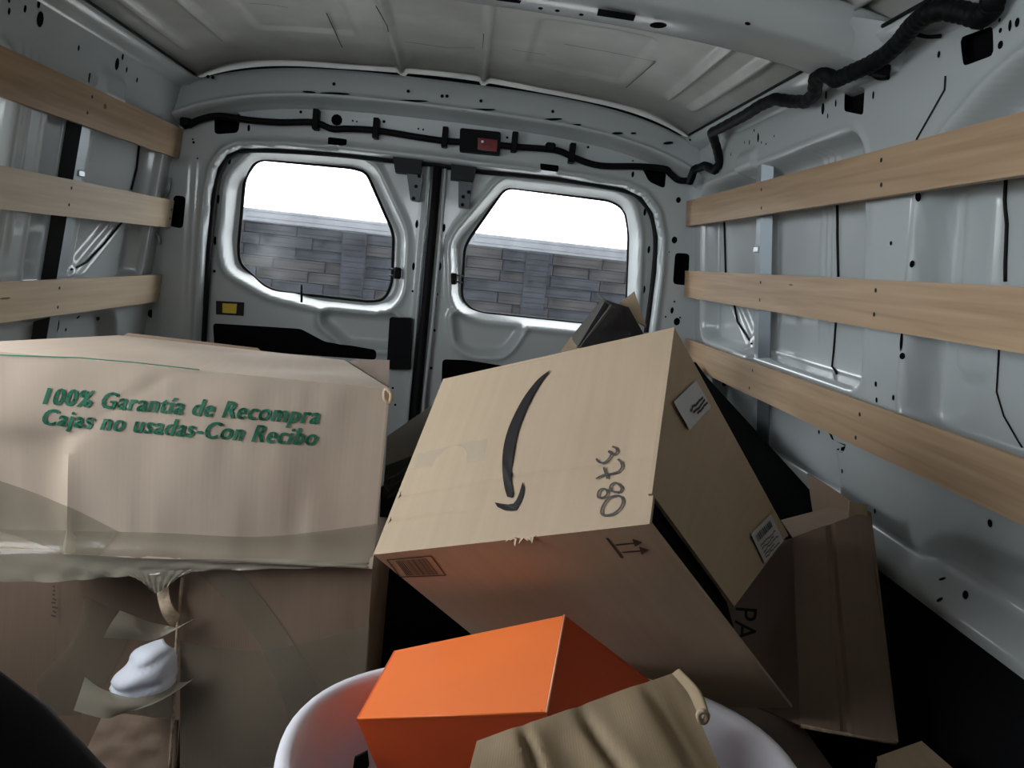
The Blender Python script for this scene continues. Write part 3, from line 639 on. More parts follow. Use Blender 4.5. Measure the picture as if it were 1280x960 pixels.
# high brake light
p0 = at(574, 162, 2.585); p1 = at(626, 193, 2.585)
bl = thing('brake_light', ((p0.x + p1.x) / 2, 2.585, p1.z), 'black high brake light housing with red glow on the rear header', 'lamp')
q = [at(u, v, 2.565) for u, v in [(575, 160), (626, 165), (625, 194), (574, 189)]]
flat_poly('housing', [Vector((x, 2.562, z)) for x, z in rp([(p.x, p.z) for p in q], .008, 3)], M['black'], bl, thick=.034)
q = [at(u, v, 2.56) for u, v in [(597, 172), (622, 175), (621, 190), (597, 187)]]
flat_poly('red_lens', q, M['red'], bl, Vector((0, -1, 0)), .001, .002)
c = Multi(); c.disc(at(603, 177, 2.559), Vector((0, -1, 0)), .004); c.build('bulb', M['steel'], bl)

# ---- door fittings
def plate(nm, px, Y, th, m, parent, r=0):
    q = xz(px, Y); q = rp(q, r, 3) if r else q
    return flat_poly(nm, [(x, Y, z) for x, z in q], m, parent, Vector((0, -1, 0)), 0, th)
for dr, ox, oy in ((door1, 0, 0), (door2, 0, 0)):
    pass
plate('hinge_bracket', [(491, 196), (528, 200), (525, 218), (494, 215)], 2.60, .05, M['steeld'], door1)
plate('hinge_arm', [(508, 215), (529, 218), (524, 252), (513, 250)], 2.615, .03, M['bracket'], door1, .004)
plate('hinge_bracket', [(564, 205), (596, 209), (591, 227), (563, 224)], 2.60, .05, M['steeld'], door2)
plate('hinge_arm', [(573, 226), (591, 228), (586, 261), (573, 259)], 2.615, .03, M['bracket'], door2, .004)
plate('latch_box', [(487, 397), (515, 398), (513, 462), (483, 462)], 2.612, .045, M['black'], door1, .006)
for dr, px in ((door1, [(520, 191 + 5), (534, 198), (512, 560), (500, 560)]), (door2, [(548, 205), (560, 206), (536, 560), (524, 560)])): pass
bt = {}
for dr, pts in ((door1, [(520, 233), (517, 248), (524, 220)]), (door2, [(586, 240), (579, 246), (578, 256)])):
    mb = Multi()
    for u, v in pts: mb.disc(at(u, v, 2.612), Vector((0, -1, 0)), .006)
    mb.build('bolts', M['black'], dr, 'stuff')
# central seal strips between the doors
def strip(nm, px, Y, r, m, parent, flat=None): return tube(nm, [at(u, v, Y) for u, v in px], r, m, parent, n=8, flat=flat)
strip('centre_seal', [(547, 205), (540, 290), (530, 400), (519, 520), (508, 640)], 2.635, .016, M['rubber'], door1)
strip('door_edge', [(536, 206), (530, 290), (520, 400), (510, 510), (500, 640)], 2.632, .006, M['paint'], door1)
strip('door_edge', [(557, 210), (550, 300), (541, 400), (530, 500), (520, 640)], 2.632, .006, M['paint'], door2)
# window catches
for dr, (u, v), s in ((door1, (497, 341), -1), (door2, (567, 348), 1)):
    p = at(u, v, 2.66); boxm('window_catch', (p.x - .012, 2.645, p.z - .02), (p.x + .012, 2.67, p.z + .018), M['black'], dr, .004)
    tube('window_catch', [p + Vector((0, 0, .012)), p + Vector((s * .03, .03, .010))], .003, M['black'], dr, n=5)
    tube('window_catch', [p - Vector((0, 0, .010)), p + Vector((s * .03, .03, -.012))], .003, M['black'], dr, n=5)
tube('window_stalk', [at(377, 356, 2.64), at(377, 378, 2.64)], .004, M['black'], door1, n=6)
plate('warning_plate', [(270, 376), (305, 378), (304, 395), (270, 393)], 2.645, .004, M['ink'], door1)
plate('warning_label', [(278, 379), (296, 380), (295, 392), (278, 391)], 2.6435, .002, M['yellow'], door1)
holes('punched_holes', BD1, door1, [(287, 201, 1.6, 2.6), (273, 249, 2, 2.6), (269, 301, 2, 2.6), (268, 339, 1.8), (517, 333, 1.8, 2.8), (521, 280, 1.8, 2.8), (516, 364, 1.6), (491, 485, 1.5), (494, 506, 1.5)])
holes('punched_holes', BD2, door2, [(555, 285, 1.8, 2.8), (550, 333, 1.8, 2.8), (546, 368, 1.8), (543, 413, 1.8), (539, 460, 1.8), (806, 265, 1.8, 2.6), (811, 312, 1.8, 2.6), (805, 362, 1.8, 2.6)])

# ================================================================== CARTONS
def fold(P, w_=.0): return P
def panel(name, q, th, m, parent, nu=2, nv=2, disp=None, flip=False, uvs=1.0):
    """cardboard sheet through quad q=[p00,p10,p11,p01]; outer side faces the viewer, thickness goes inward"""
    q = [Vector(p) for p in q]; n = (q[1] - q[0]).cross(q[3] - q[0]).normalized()
    if n.dot(-(q[0] + q[2]) / 2) < 0: n = -n
    if flip: n = -n
    lu = ((q[1] - q[0]).length + (q[2] - q[3]).length) / 2; lv = ((q[3] - q[0]).length + (q[2] - q[1]).length) / 2
    V, UV = [], []
    for s in (0, 1):
        for j in range(nv + 1):
            for i in range(nu + 1):
                a, b = i / nu, j / nv; p = (q[0] * (1 - a) + q[1] * a) * (1 - b) + (q[3] * (1 - a) + q[2] * a) * b
                d = disp(a, b) if disp else 0
                if isinstance(d, Vector): p = p + d
                else: p = p + n * d
                V.append(p - n * th * s); UV.append((a * lu * uvs, b * lv * uvs))
    N = (nu + 1) * (nv + 1); F = []
    for j in range(nv):
        for i in range(nu):
            a = j * (nu + 1) + i; f = (a, a + 1, a + nu + 2, a + nu + 1); F.append(f); F.append(tuple(x + N for x in f)[::-1])
    rim = [j for j in range(nu)] + [(nu) + j * (nu + 1) for j in range(nv)] + [N - 1 - j for j in range(nu)] + [N - (nu + 1) - j * (nu + 1) for j in range(nv)]
    for i in range(len(rim)): a, b = rim[i], rim[(i + 1) % len(rim)]; F.append((a, b, b + N, a + N))
    o = fix_normals(mesh(name, V, F, m, parent, smooth=True, uvs=UV)); smooth_angle(o, 40); return o
def wob(seed, amp, fx=3, fy=3):
    r = random.Random(seed); ph = [r.uniform(0, 6.28) for _ in range(8)]
    return lambda a, b: amp * (math.sin(fx * a * 3.1 + ph[0]) * math.sin(fy * b * 2.7 + ph[1]) * .6 + math.sin(fx * 2.3 * a + ph[2] + 2 * b) * .25 + math.sin(fy * 3.1 * b + ph[3] - 3 * a) * .25) * min(1, 8 * a, 8 * (1 - a), 8 * b, 8 * (1 - b))
def bv_of_obj(o):
    return BVHTree.FromPolygons([o.matrix_world @ v.co - OFF for v in o.data.vertices], [tuple(p.vertices) for p in o.data.polygons])
def P6(d, *px): return [onp(u, v, d[0], d[1]) for u, v in px]

# ---------- the big arrow carton (tipped over, seam gaping)
k_ = .85
A = {'C': at(470, 693, 1.196 * k_), 'B': at(812, 655, .954 * k_), 'A': at(843, 409, 1.212 * k_), 'D': at(557, 473, 1.454 * k_), 'E': at(990, 885, 1.238 * k_), 'F': at(985, 668, 1.496 * k_)}
A['G'] = A['C'] + (A['E'] - A['B']) * 1.02; A['H'] = A['D'] + (A['F'] - A['A'])
am = thing('arrow_carton', A['E'], 'large tipped kraft carton with a printed curved arrow and marker number', 'box')
def amd(a, b):
    s = -.0026 * (math.exp(-((b - .30 - .02 * a) / .012) ** 2) + math.exp(-((b - .17 - .02 * a) / .010) ** 2) * (a < .5)) + .004 * math.sin(a * 5) * math.sin(b * 4) * min(1, 9 * a, 9 * (1 - a), 9 * b, 9 * (1 - b))
    return s
fr = panel('front_panel', [A['C'], A['B'], A['A'], A['D']], .005, M['kraft'], am, 60, 70, amd)
lw = panel('lower_panel', [A['C'], A['B'], A['E'], A['G']], .005, M['kraft'], am, 20, 24, wob(3, .002))
nS = ((A['A'] - A['B']).cross(A['F'] - A['A'])).normalized()
e1 = onp(918, 758, A['A'] , nS); e0 = onp(815, 617, A['A'], nS)
panel('side_panel', [e0, e1, A['F'], A['A']], .005, M['kraft'], am, 20, 20, wob(4, .003))
panel('top_panel', [A['D'], A['A'], A['F'], A['H']], .005, M['kraft'], am, 4, 4, flip=True)
panel('left_panel', [A['C'], A['D'], A['H'], A['G']], .005, M['kraft'], am, 4, 4)
# black sheet put in for the shade inside the gaping seam
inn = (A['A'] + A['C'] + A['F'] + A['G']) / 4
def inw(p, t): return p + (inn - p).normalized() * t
mesh('seam_shade', [inw(A['B'], .012), inw(A['B'].lerp(A['E'], .60), .012), inw(e1, .012), inw(e0, .012)], [(0, 1, 2, 3)], M['hole'], am, smooth=False)
bvA = bv_of_obj(fr); bvLw = bv_of_obj(lw)
nF = (A['B'] - A['C']).cross(A['D'] - A['C']).normalized(); nF = nF if nF.dot(-A['B']) > 0 else -nF
zf3 = lambda x, y: (440 + x * .3594, 380 + y * .3594)
def Z3(l): return [hit(bvA, *zf3(*p))[0] or onp(*zf3(*p), A['B'], nF) for p in l]
ml = Multi()
outer = [(693, 232), (672, 246), (650, 264), (625, 293), (600, 328), (577, 368), (556, 412), (540, 455), (529, 505), (525, 555), (527, 600), (534, 645), (543, 674)]
inner = [(556, 676), (562, 664), (558, 630), (557, 590), (561, 545), (570, 490), (580, 445), (598, 395), (618, 350), (640, 308), (662, 272), (685, 243)]
P = Z3(outer + inner); no = len(outer)
# strip between the two edges
oo = catmull([Vector(p) for p in Z3(outer)], 4); ii = catmull([Vector(p) for p in Z3(inner)], 4)[::-1]
npt = 90
def samp(L, t): x = t * (len(L) - 1); i = min(int(x), len(L) - 2); return L[i].lerp(L[i + 1], x - i)
V_ = [samp(oo, i / npt) + nF * .0022 for i in range(npt + 1)] + [samp(ii, i / npt) + nF * .0022 for i in range(npt + 1)]
mesh('printed_arrow', V_, [(i, i + 1, npt + 2 + i, npt + 1 + i) for i in range(npt)], M['ink'], am, smooth=False)
hd = [(595, 620), (601, 640), (598, 665), (588, 692), (573, 718), (555, 721), (530, 719), (508, 708), (498, 692), (520, 696), (545, 699), (563, 696), (573, 684), (582, 664), (588, 645)]
ml.poly(Z3(hd), .0014); ml.build('printed_arrow_head', M['ink'], am)
mk = Multi()
zm = lambda pts, s=8.0: [hit(bvA, 730 + x / s, 540 + y / s)[0] for x, y in pts]
def cs(l): return [(v.x, v.y) for v in catmull([Vector((a, b, 0)) for a, b in l], 5)]
for st in ([(290, 155), (325, 170), (335, 205), (305, 235), (265, 215), (255, 200), (280, 215), (265, 260), (230, 300), (190, 318), (150, 305), (130, 275)],
           [(345, 280), (375, 310), (385, 355), (355, 400), (290, 425), (220, 435), (165, 455), (128, 478)], [(205, 360), (215, 400), (232, 445), (240, 478)],
           [(315, 515), (275, 540), (270, 585), (310, 608), (365, 605), (382, 570), (350, 530), (315, 515)],
           [(190, 575), (155, 600), (145, 650), (165, 668), (215, 655), (240, 620), (225, 585), (190, 575)],
           [(330, 645), (260, 665), (210, 720), (180, 790), (190, 835), (240, 842), (310, 820), (370, 765), (395, 700), (375, 655), (330, 645)]):
    mk.stroke(zm(cs(st)), nF, .0026, .0022)
mk.build('marker_number', M['inkm'], am)
nL = (A['B'] - A['C']).cross(A['E'] - A['B']).normalized(); nL = nL if nL.dot(-A['B']) > 0 else -nL
def ZL(l): return [hit(bvLw, u, v)[0] or onp(u, v, A['B'], nL) for u, v in l]
ar = Multi()
ar.stroke(ZL([zf3(887, 812), zf3(940, 882)]), nL, .0032)
for (a, b) in (((918, 836), (990, 829)), ((940, 862), (1012, 856))):
    ar.stroke(ZL([zf3(*a), zf3(*b)]), nL, .003)
for t in ([(975, 815), (1010, 826), (985, 842)], [(998, 842), (1034, 852), (1008, 870)]): ar.poly(ZL([zf3(*p) for p in t]), .0009)
ar.build('this_way_up_arrows', M['inkb'], am)
bc = Multi(); zb5 = lambda x, y: (460 + x * .2292, 600 + y * .2292)
fq = [(105, 433), (345, 412), (425, 517), (178, 526)]
fqp = [Vector((*zb5(*p), 0)) for p in fq]
ql = lambda a, b: (fqp[0] * (1 - a) + fqp[1] * a) * (1 - b) + (fqp[3] * (1 - a) + fqp[2] * a) * b
for a, b in ((0, 1), (1, 2), (2, 3), (3, 0)): bc.stroke(ZL([(fqp[a].x, fqp[a].y), (fqp[b].x, fqp[b].y)]), nL, .0022)
rr = random.Random(5); a = .16
while a < .86:
    w_ = rr.choice([.008, .014, .022]); q = [ql(a, .10), ql(a + w_, .10), ql(a + w_, .93), ql(a, .93)]; bc.poly(ZL([(p.x, p.y) for p in q]), .0009); a += w_ + rr.choice([.010, .016, .022])
bc.build('printed_barcode', M['inkb'], am)
# stickers on the side
def sticker(nm, px, pl, parent, m=M['label']):
    q = P6(pl, *px); return flat_poly(nm, q, m, parent, pl[1], .0035, .0003), q
nS2 = nS if nS.dot(-A['A']) > 0 else -nS
st1, q1 = sticker('paper_label', [(839, 503), (867, 476), (886, 509), (859, 538)], (A['A'], nS2), am)
st2, q2 = sticker('shipping_label', [(936, 668), (961, 643), (977, 676), (953, 704)], (A['A'], nS2), am)
def scrib(q, n, lines, m, parent, nm, wd, seed=1, kind='txt'):
    mm = Multi(); r = random.Random(seed); f = lambda a, b: (q[0] * (1 - a) + q[1] * a) * (1 - b) + (q[3] * (1 - a) + q[2] * a) * b
    for (b0, a0, a1) in lines:
        if kind == 'bar':
            a = a0
            while a < a1: w2 = r.choice([.02, .035]); mm.poly([f(a, b0), f(a + w2, b0), f(a + w2, b0 + .22), f(a, b0 + .22)], .0043); a += w2 + .03
        else: mm.stroke([f(a0 + (a1 - a0) * i / 10, b0 + r.uniform(-.025, .025)) for i in range(11)], n, wd, .0043)
    mm.build(nm, m, parent)
scrib([q1[0], q1[1], q1[2], q1[3]], nS2, [(.55, .3, .9), (.68, .35, .92), (.8, .45, .95)], M['ink'], st1, 'label_print', .0035, 2)
scrib([q2[0], q2[1], q2[2], q2[3]], nS2, [(.12, .1, .85)], M['ink'], st2, 'label_bars', .002, 3, 'bar')
scrib([q2[0], q2[1], q2[2], q2[3]], nS2, [(.5, .1, .85), (.6, .1, .7), (.7, .1, .85), (.8, .1, .6), (.9, .1, .8)], M['grey'], st2, 'label_print', .0025, 4)
# clear tape patch
flat_poly('tape', Z3([(212, 575), (232, 520), (470, 468), (462, 545)]), filmy('clear_tape', (.6, .55, .46), .22, .05, bump=1.0), am, nF, .0009)
# frayed corner
fz = Multi(); r = random.Random(3)
cx = hit(bvA, 660, 672)[0] if hit(bvA, 660, 672)[0] else A['C'].lerp(A['B'], .55)
for i in range(9):
    p = A['C'].lerp(A['B'], .53 + .012 * i); fz.poly([p, p + Vector((.004, -.004, .003)), p + Vector((r.uniform(-.004, .006), -.006, r.uniform(-.008, .006)))], .0)
fz.build('frayed_edge', M['edge'], am)

# ---------- left lettered carton
def box_panels(nm, label, c, m, mats=None, disp=None, group=None, skip=(), cat='box'):
    """c: dict fbl fbr ftr ftl / bbl bbr btr btl"""
    t = thing(nm, (sum((Vector(c[k]) for k in ('fbl', 'fbr', 'bbl', 'bbr')), Vector()) / 4), label, cat, group); out = {}
    F = {'front_panel': ('fbl', 'fbr', 'ftr', 'ftl'), 'right_panel': ('fbr', 'bbr', 'btr', 'ftr'), 'left_panel': ('bbl', 'fbl', 'ftl', 'btl'), 'top_panel': ('ftl', 'ftr', 'btr', 'btl'), 'back_panel': ('bbr', 'bbl', 'btl', 'btr'), 'bottom_panel': ('bbl', 'bbr', 'fbr', 'fbl')}
    cen = sum((Vector(v) for v in c.values()), Vector()) / 8
    for k, q in F.items():
        if k in skip: continue
        Q = [Vector(c[x]) for x in q]; n = (Q[1] - Q[0]).cross(Q[3] - Q[0]); mid = sum(Q, Vector()) / 4
        n2 = n if n.dot(-mid) > 0 else -n; flip = n2.dot(mid - cen) < 0
        d = (disp or {}).get(k); nn = (48, 40) if d and k == 'front_panel' else ((16, 12) if d else (3, 3))
        out[k] = panel(k, Q, .004, (mats or {}).get(k, m), t, nn[0], nn[1], d, flip)
    return t, out
Y1 = 1.25; X = Vector
cL = dict(ftl=at(-90, 431, Y1 + .0), ftr=at(488, 486, Y1), fbr=at(466, 708, Y1), fbl=X((-.80, Y1 + .01, -.545)), btl=at(148, 419, 1.57), btr=at(430, 450, 1.51), bbr=X((-.125, 1.50, -.50)), bbl=X((-.68, 1.57, -.54)))
def ldisp(a, b):
    # px of this point ~ a across, b up
    x = a; z = b; d = 0
    fx = .285                                      # vertical fold where the left end is crushed
    e = 1 / (1 + math.exp((x - fx + .02 * math.sin(6 * z)) * 130)); low = 1 / (1 + math.exp((z - .60 - .15 * (x - .2)) * 30)) if x < fx + .03 else 0
    d += -.014 * e * low + .006 * math.exp(-((x - fx - .012) / .012) ** 2) * (1 / (1 + math.exp((z - .58) * 60)))
    d -= .004 * math.exp(-((x - .295 - .58 * (z - .60)) / .010) ** 2) * (z > .58)
    for xb, am_ in ((.47, .0035), (.56, .0022), (.72, .0035), (.82, .0045), (.90, .002), (.64, .0025), (.15, .003)): d -= am_ * math.exp(-((x - xb - .03 * (z - .5)) / .007) ** 2) * (.4 + .6 * math.sin(z * 3 + xb * 9) ** 2)
    d += .004 * math.sin(9 * x + 2) * math.sin(3.3 * z) + .0015 * math.sin(31 * x) * math.sin(7 * z + 1)
    d *= min(1, 14 * (1 - x), 10 * (1 - z) + .1)
    d += .010 * math.exp(-(z / .06) ** 2) * (1 if x > .0 else 0)
    return d
L1, pn = box_panels('lettered_carton', 'dented greyish carton with green printed lettering, stacked on the left', cL, M['kraft_l'], disp={'front_panel': ldisp, 'top_panel': wob(11, .006), 'right_panel': wob(12, .004)})
bvL = bv_of_obj(pn['front_panel'])
fL = (Vector((0, Y1, 0)), Vector((0, -1, 0)))
text_on('green_lettering', '100% Garantía de Recompra', P6(fL, (52, 505), (398.5, 530), (401, 509), (54, 484)), M['green'], L1, .010, .30, bvh=bvL, off=.0020, heavy=True)
text_on('green_lettering', 'Cajas no usadas-Con Recibo', P6(fL, (50, 532), (396, 557), (398.5, 536), (52, 511)), M['green'], L1, .010, .30, bvh=bvL, off=.0020, heavy=True)
# printed line along the top edge
gl = Multi(); yt = lambda u, v: onz(u, v, -.2095)
n_up = Vector((0, -.1, 1)).normalized(); gl.stroke([at(u, v, Y1 - .0015) for u, v in ((0, 443.5), (100, 447), (170, 453), (250, 462))], Vector((0, -1, 0)), .0018, .002); gl.build('green_line', M['green'], L1)
# top flaps: raised back-left flap, right corner ear, stub of corrugation
panel('corner_flap', [at(436, 452, 1.52), at(486, 484, 1.30), at(487, 450, 1.52), at(446, 449, 1.55)], .004, M['kraft_d'], L1, 6, 6, wob(23, .003))
panel('back_flap', [at(150, 422, 1.575), at(330, 442, 1.55), at(322, 435, 1.57), at(160, 416, 1.585)], .004, M['kraft_d'], L1, 6, 3)
tube('torn_corner', catmull([at(482, 487, 1.243), at(489, 492, 1.24), at(487, 503, 1.243), at(481, 498, 1.243)], 4, True), .0035, M['edge'], L1, n=6, closed=True)
# tape: bands over the lower edge, hanging strip below
def on_front(l, off=.0022): return [(hit(bvL, u, v, off)[0] or at(u, v, Y1 - off)) for u, v in l]
def tape_strip(nm, top, bot, parent, m, off=.0022, n=30, bvx=bvL, yfall=Y1, ruffle=0):
    T = [(v.x, v.y) for v in catmull([Vector((*p, 0)) for p in top], max(1, n // len(top)))]; B = [(v.x, v.y) for v in catmull([Vector((*p, 0)) for p in bot], max(1, n // len(bot)))]
    V, F = [], []; k = 5; nn_ = 36; r = random.Random(len(nm) + len(top))
    def sp_(L, t): x = t * (len(L) - 1); i = min(int(x), len(L) - 2); return (L[i][0] + (L[i + 1][0] - L[i][0]) * (x - i), L[i][1] + (L[i + 1][1] - L[i][1]) * (x - i))
    for i in range(nn_ + 1):
        a, b = sp_(T, i / nn_), sp_(B, i / nn_)
        for j in range(k + 1):
            t = j / k; u, v = a[0] + (b[0] - a[0]) * t, a[1] + (b[1] - a[1]) * t; h, nn2 = hit(bvx, u, v, off) if bvx else (None, None)
            if h is None or abs(h.y - yfall) > .04: h = at(u, v, yfall - off)
            h = h + Vector((0, -ruffle * (math.sin(i * 1.7 + j * 1.1) + .6 * math.sin(i * .63 - j * 2)) * (.3 + t), 0)); V.append(h)
    F = [(i * (k + 1) + j, i * (k + 1) + j + 1, (i + 1) * (k + 1) + j + 1, (i + 1) * (k + 1) + j) for i in range(nn_) for j in range(k)]
    return mesh(nm, V, F, m, parent)
tape_strip('tape', [(-60, 660), (190, 665), (330, 670), (474, 654)], [(-60, 697), (180, 700), (330, 698), (467, 706)], L1, M['tape'])
tape_strip('tape', [(-60, 588), (0, 600), (80, 630), (150, 664)], [(-60, 655), (0, 664), (80, 690), (120, 698)], L1, M['tape'], .003)
tape_strip('hanging_tape', [(-60, 694), (70, 692), (200, 698), (330, 698), (467, 704)], [(-60, 726), (70, 727), (170, 719), (300, 712), (466, 709)], L1, M['tapeflap'], .004, ruffle=.0022)
tape_strip('hanging_tape', [(155, 716), (190, 714), (245, 712)], [(182, 728), (196, 741), (222, 722)], L1, M['tapeflap'], .006, ruffle=.002)

# ---------- lower left cartons and the torn opening
Y2 = 1.275
def pxy(u, v, y): return at(u, v, y)
c2 = dict(ftl=at(226, 712, Y2), ftr=at(466, 708, Y2), fbr=X((-.103, Y2, -1.048)), fbl=X((-.405, Y2, -1.048)), btl=X((-.415, 1.60, -.57)), btr=X((-.10, 1.60, -.55)), bbr=X((-.098, 1.60, -1.048)), bbl=X((-.41, 1.60, -1.048)))
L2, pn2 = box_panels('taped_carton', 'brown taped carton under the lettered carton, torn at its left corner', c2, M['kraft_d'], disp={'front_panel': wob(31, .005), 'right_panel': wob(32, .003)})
bv2 = bv_of_obj(pn2['front_panel'])
for tp, bt in (([(226, 800), (330, 812), (462, 780)], [(226, 960), (330, 958), (452, 930)]), ([(245, 712), (300, 770), (345, 850), (380, 960)], [(300, 712), (352, 780), (400, 860), (440, 960)])):
    tape_strip('tape', tp, bt, L2, M['tape'], .0025, bvx=bv2, yfall=Y2, ruffle=.0006)
c3 = dict(ftl=X((-.97, 1.46, -.60)), ftr=X((-.46, 1.46, -.58)), fbr=X((-.47, 1.44, -1.048)), fbl=X((-.97, 1.44, -1.048)), btl=X((-.97, 1.85, -.60)), btr=X((-.46, 1.85, -.60)), bbr=X((-.47, 1.85, -1.048)), bbl=X((-.97, 1.85, -1.048)))
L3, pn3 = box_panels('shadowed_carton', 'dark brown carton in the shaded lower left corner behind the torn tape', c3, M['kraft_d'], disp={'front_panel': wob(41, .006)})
tape_strip('tape', [(105, 745), (90, 800), (45, 850)], [(170, 775), (135, 850), (60, 940)], L3, M['tape'], .004, bvx=None, yfall=1.45)
fm = Multi(); rq = random.Random(9)
for i in range(9): fm.stroke([at(64 + rq.uniform(0, 3), 727 + i * 5.2, 1.446), at(71 + rq.uniform(-2, 2), 727 + i * 5.2 + rq.uniform(0, 3), 1.446)], Vector((0, -1, 0)), .0035, .001)
fm.build('faded_marks', M['inkr'], L3)
# torn lower flap and upright corrugated flap
panel('torn_flap', [at(95, 965, 1.30), at(218, 968, 1.275), at(222, 900, 1.275), at(130, 890, 1.33)], .004, M['kraft_d'], L2, 12, 8, wob(43, .008, 5, 5))
panel('torn_flap', [at(196, 742, 1.26), at(216, 785, 1.26), at(225, 770, 1.26), at(210, 732, 1.26)], .003, M['edge'], L2, 6, 6, lambda a, b: .012 * math.sin(3.14 * a))
tube('torn_edge', catmull([at(u, v, 1.268) for u, v in [(228, 722), (224, 760), (221, 800), (218, 850), (216, 900), (212, 962)]], 4), .003, M['edge'], L2, n=5)
def flap(nm, px, ys_, m, parent, th=.0015):
    P = [at(u, v, y) for (u, v), y in zip(px, ys_)]; return flat_poly(nm, P, m, parent, None, 0, th)
def sheet(nm, rows, m, parent, sub=4):
    R_ = [catmull(r, sub) for r in rows]; cols = list(zip(*R_)); cols = [catmull(c_, sub) for c_ in cols]; nv = len(cols[0]); V = [p for c_ in cols for p in c_]
    F = [(i * nv + j, i * nv + j + 1, (i + 1) * nv + j + 1, (i + 1) * nv + j) for i in range(len(cols) - 1) for j in range(nv - 1)]
    return mesh(nm, V, F, m, parent)
sheet('tape_flap', [[at(150, 763, 1.20), at(168, 770, 1.21), at(190, 778, 1.235), at(216, 783, 1.262)],
                    [at(138, 780, 1.19), at(165, 786, 1.20), at(195, 790, 1.225), at(225, 782, 1.262)],
                    [at(129, 797, 1.185), at(160, 799, 1.20), at(195, 799, 1.22), at(252, 768, 1.262)]], M['tapeflap'], L2)
sheet('tape_flap', [[at(106, 846, 1.20), at(130, 862, 1.205), at(170, 872, 1.22), at(205, 858, 1.245), at(216, 850, 1.262)],
                    [at(99, 868, 1.19), at(130, 880, 1.19), at(165, 884, 1.205), at(205, 872, 1.24), at(235, 852, 1.262)],
                    [at(92, 888, 1.185), at(130, 898, 1.185), at(150, 893, 1.20), at(205, 874, 1.225), at(265, 832, 1.262)]], M['tapeflap'], L2)
sheet('tape_flap', [[at(165, 885, 1.22), at(185, 878, 1.235), at(216, 862, 1.262)], [at(172, 892, 1.215), at(190, 897, 1.235), at(214, 897, 1.26)]], M['tapeflap'], L2)
# white cloth bulging out of the tear
cl = sheet('white_cloth', [[at(205, 800, 1.28), at(210, 806, 1.27), at(218, 812, 1.268), at(220, 806, 1.272)],
                           [at(172, 812, 1.27), at(185, 820, 1.24), at(205, 828, 1.245), at(220, 826, 1.27)],
                           [at(160, 832, 1.26), at(170, 842, 1.225), at(200, 846, 1.235), at(219, 842, 1.268)],
                           [at(145, 846, 1.26), at(158, 856, 1.225), at(195, 860, 1.235), at(218, 856, 1.266)],
                           [at(139, 862, 1.265), at(150, 872, 1.235), at(185, 872, 1.24), at(216, 862, 1.268)]], M['cloth'], None, 5)
for v in cl.data.vertices: v.co.y += .0035 * math.sin(v.co.x * 70 - v.co.z * 190) + .002 * math.sin(v.co.x * 150 - v.co.z * 330 + 2 * math.sin(v.co.x * 60))
so = cl.modifiers.new('thickness', 'SOLIDIFY'); so.thickness = .004; so.offset = 1
tag(cl, 'crumpled white cloth bulging out of the torn lower carton', 'cloth')

# ---------- right hand carton with PA lettering
Rr = dict(tl=at(978, 650, 1.30), tm=at(1043, 629, 1.31), tr=at(1086, 640, 1.27), bm=at(1000, 906, 1.08), br=at(1120, 928, 1.04), ml=at(991, 672, 1.27), bl=at(890, 860, 1.22), tl0=at(905, 700, 1.45))
pc = thing('leaning_carton', at(1060, 930, 1.08), 'dim brown carton with black letters leaning on the right wall', 'box')
nfp = panel('front_panel', [Rr['bm'], Rr['br'], Rr['tr'], Rr['ml']], .004, M['kraft_d'], pc, 24, 20, lambda a, b: .006 * math.sin(3.14 * a) - .010 * math.exp(-((a - .48) / .03) ** 2) + .002 * math.sin(7 * b))
lf = panel('left_panel', [Rr['bl'], Rr['bm'], Rr['ml'], Rr['tl0']], .004, M['kraft_d'], pc, 8, 8)
panel('top_flap', [Rr['ml'], Rr['tr'] - Vector((.006, 0, 0)), at(1064, 627, 1.40), at(976, 650, 1.42)], .004, M['kraft_d'], pc, 10, 6, wob(52, .004))
panel('corner_flap', [at(1060, 672, 1.265), at(1086, 690, 1.262), at(1084, 631, 1.265), at(1062, 627, 1.28)], .004, M['kraft_f'], pc, 6, 6, wob(53, .004))
panel('right_panel', [Rr['br'], Rr['br'] + Vector((.03, .25, -.02)), Rr['tr'] + Vector((.0, .25, .0)), Rr['tr']], .004, M['kraft_d'], pc, 3, 3)
panel('bottom_panel', [Rr['bl'], Rr['bl'] + Vector((.2, .2, 0)), Rr['br'] + Vector((.03, .25, -.02)), Rr['br']], .004, M['kraft_d'], pc, 3, 3)
nl = (Rr['bm'] - Rr['bl']).cross(Rr['ml'] - Rr['bm']).normalized()
text_on('black_lettering', 'PA', P6((Rr['bm'], nl), (921, 760), (919, 800), (946, 803), (948, 762)), M['ink'], pc, .0, off=.003, sub=False)
tube('bottom_tape_edge', [Rr['bm'] + Vector((0, -.003, 0)), Rr['br'] + Vector((0, -.003, 0))], .003, M['edge'], pc, n=5)

# ---------- ribbed black liner leaning along the right wall
def liner():
    V, F = [], []; edge = [(868, 452, 2.40), (885, 474, 2.25), (920, 512, 2.02), (960, 556, 1.80), (1000, 600, 1.60), (1024, 626, 1.50)]
    E_ = catmull([at(u, v, y) for u, v, y in edge], 8); n = len(E_); K = 12
    for i, p in enumerate(E_):
        for j in range(K + 1):
            t = j / K; r_ = .006 * ((i % 2) * 2 - 1) * (j > 1); V.append(p + Vector((-.02 - .16 * t + r_ if j else 0, -.03 * t, (.0 if j == 0 else -.004) - (1.04 + p.z) * t * .98)))
    F = [(i * (K + 1) + j, i * (K + 1) + j + 1, (i + 1) * (K + 1) + j + 1, (i + 1) * (K + 1) + j) for i in range(n - 1) for j in range(K)]
    o = mesh('ribbed_liner', V, F, M['textured']); s = o.modifiers.new('thickness', 'SOLIDIFY'); s.thickness = .008; return o
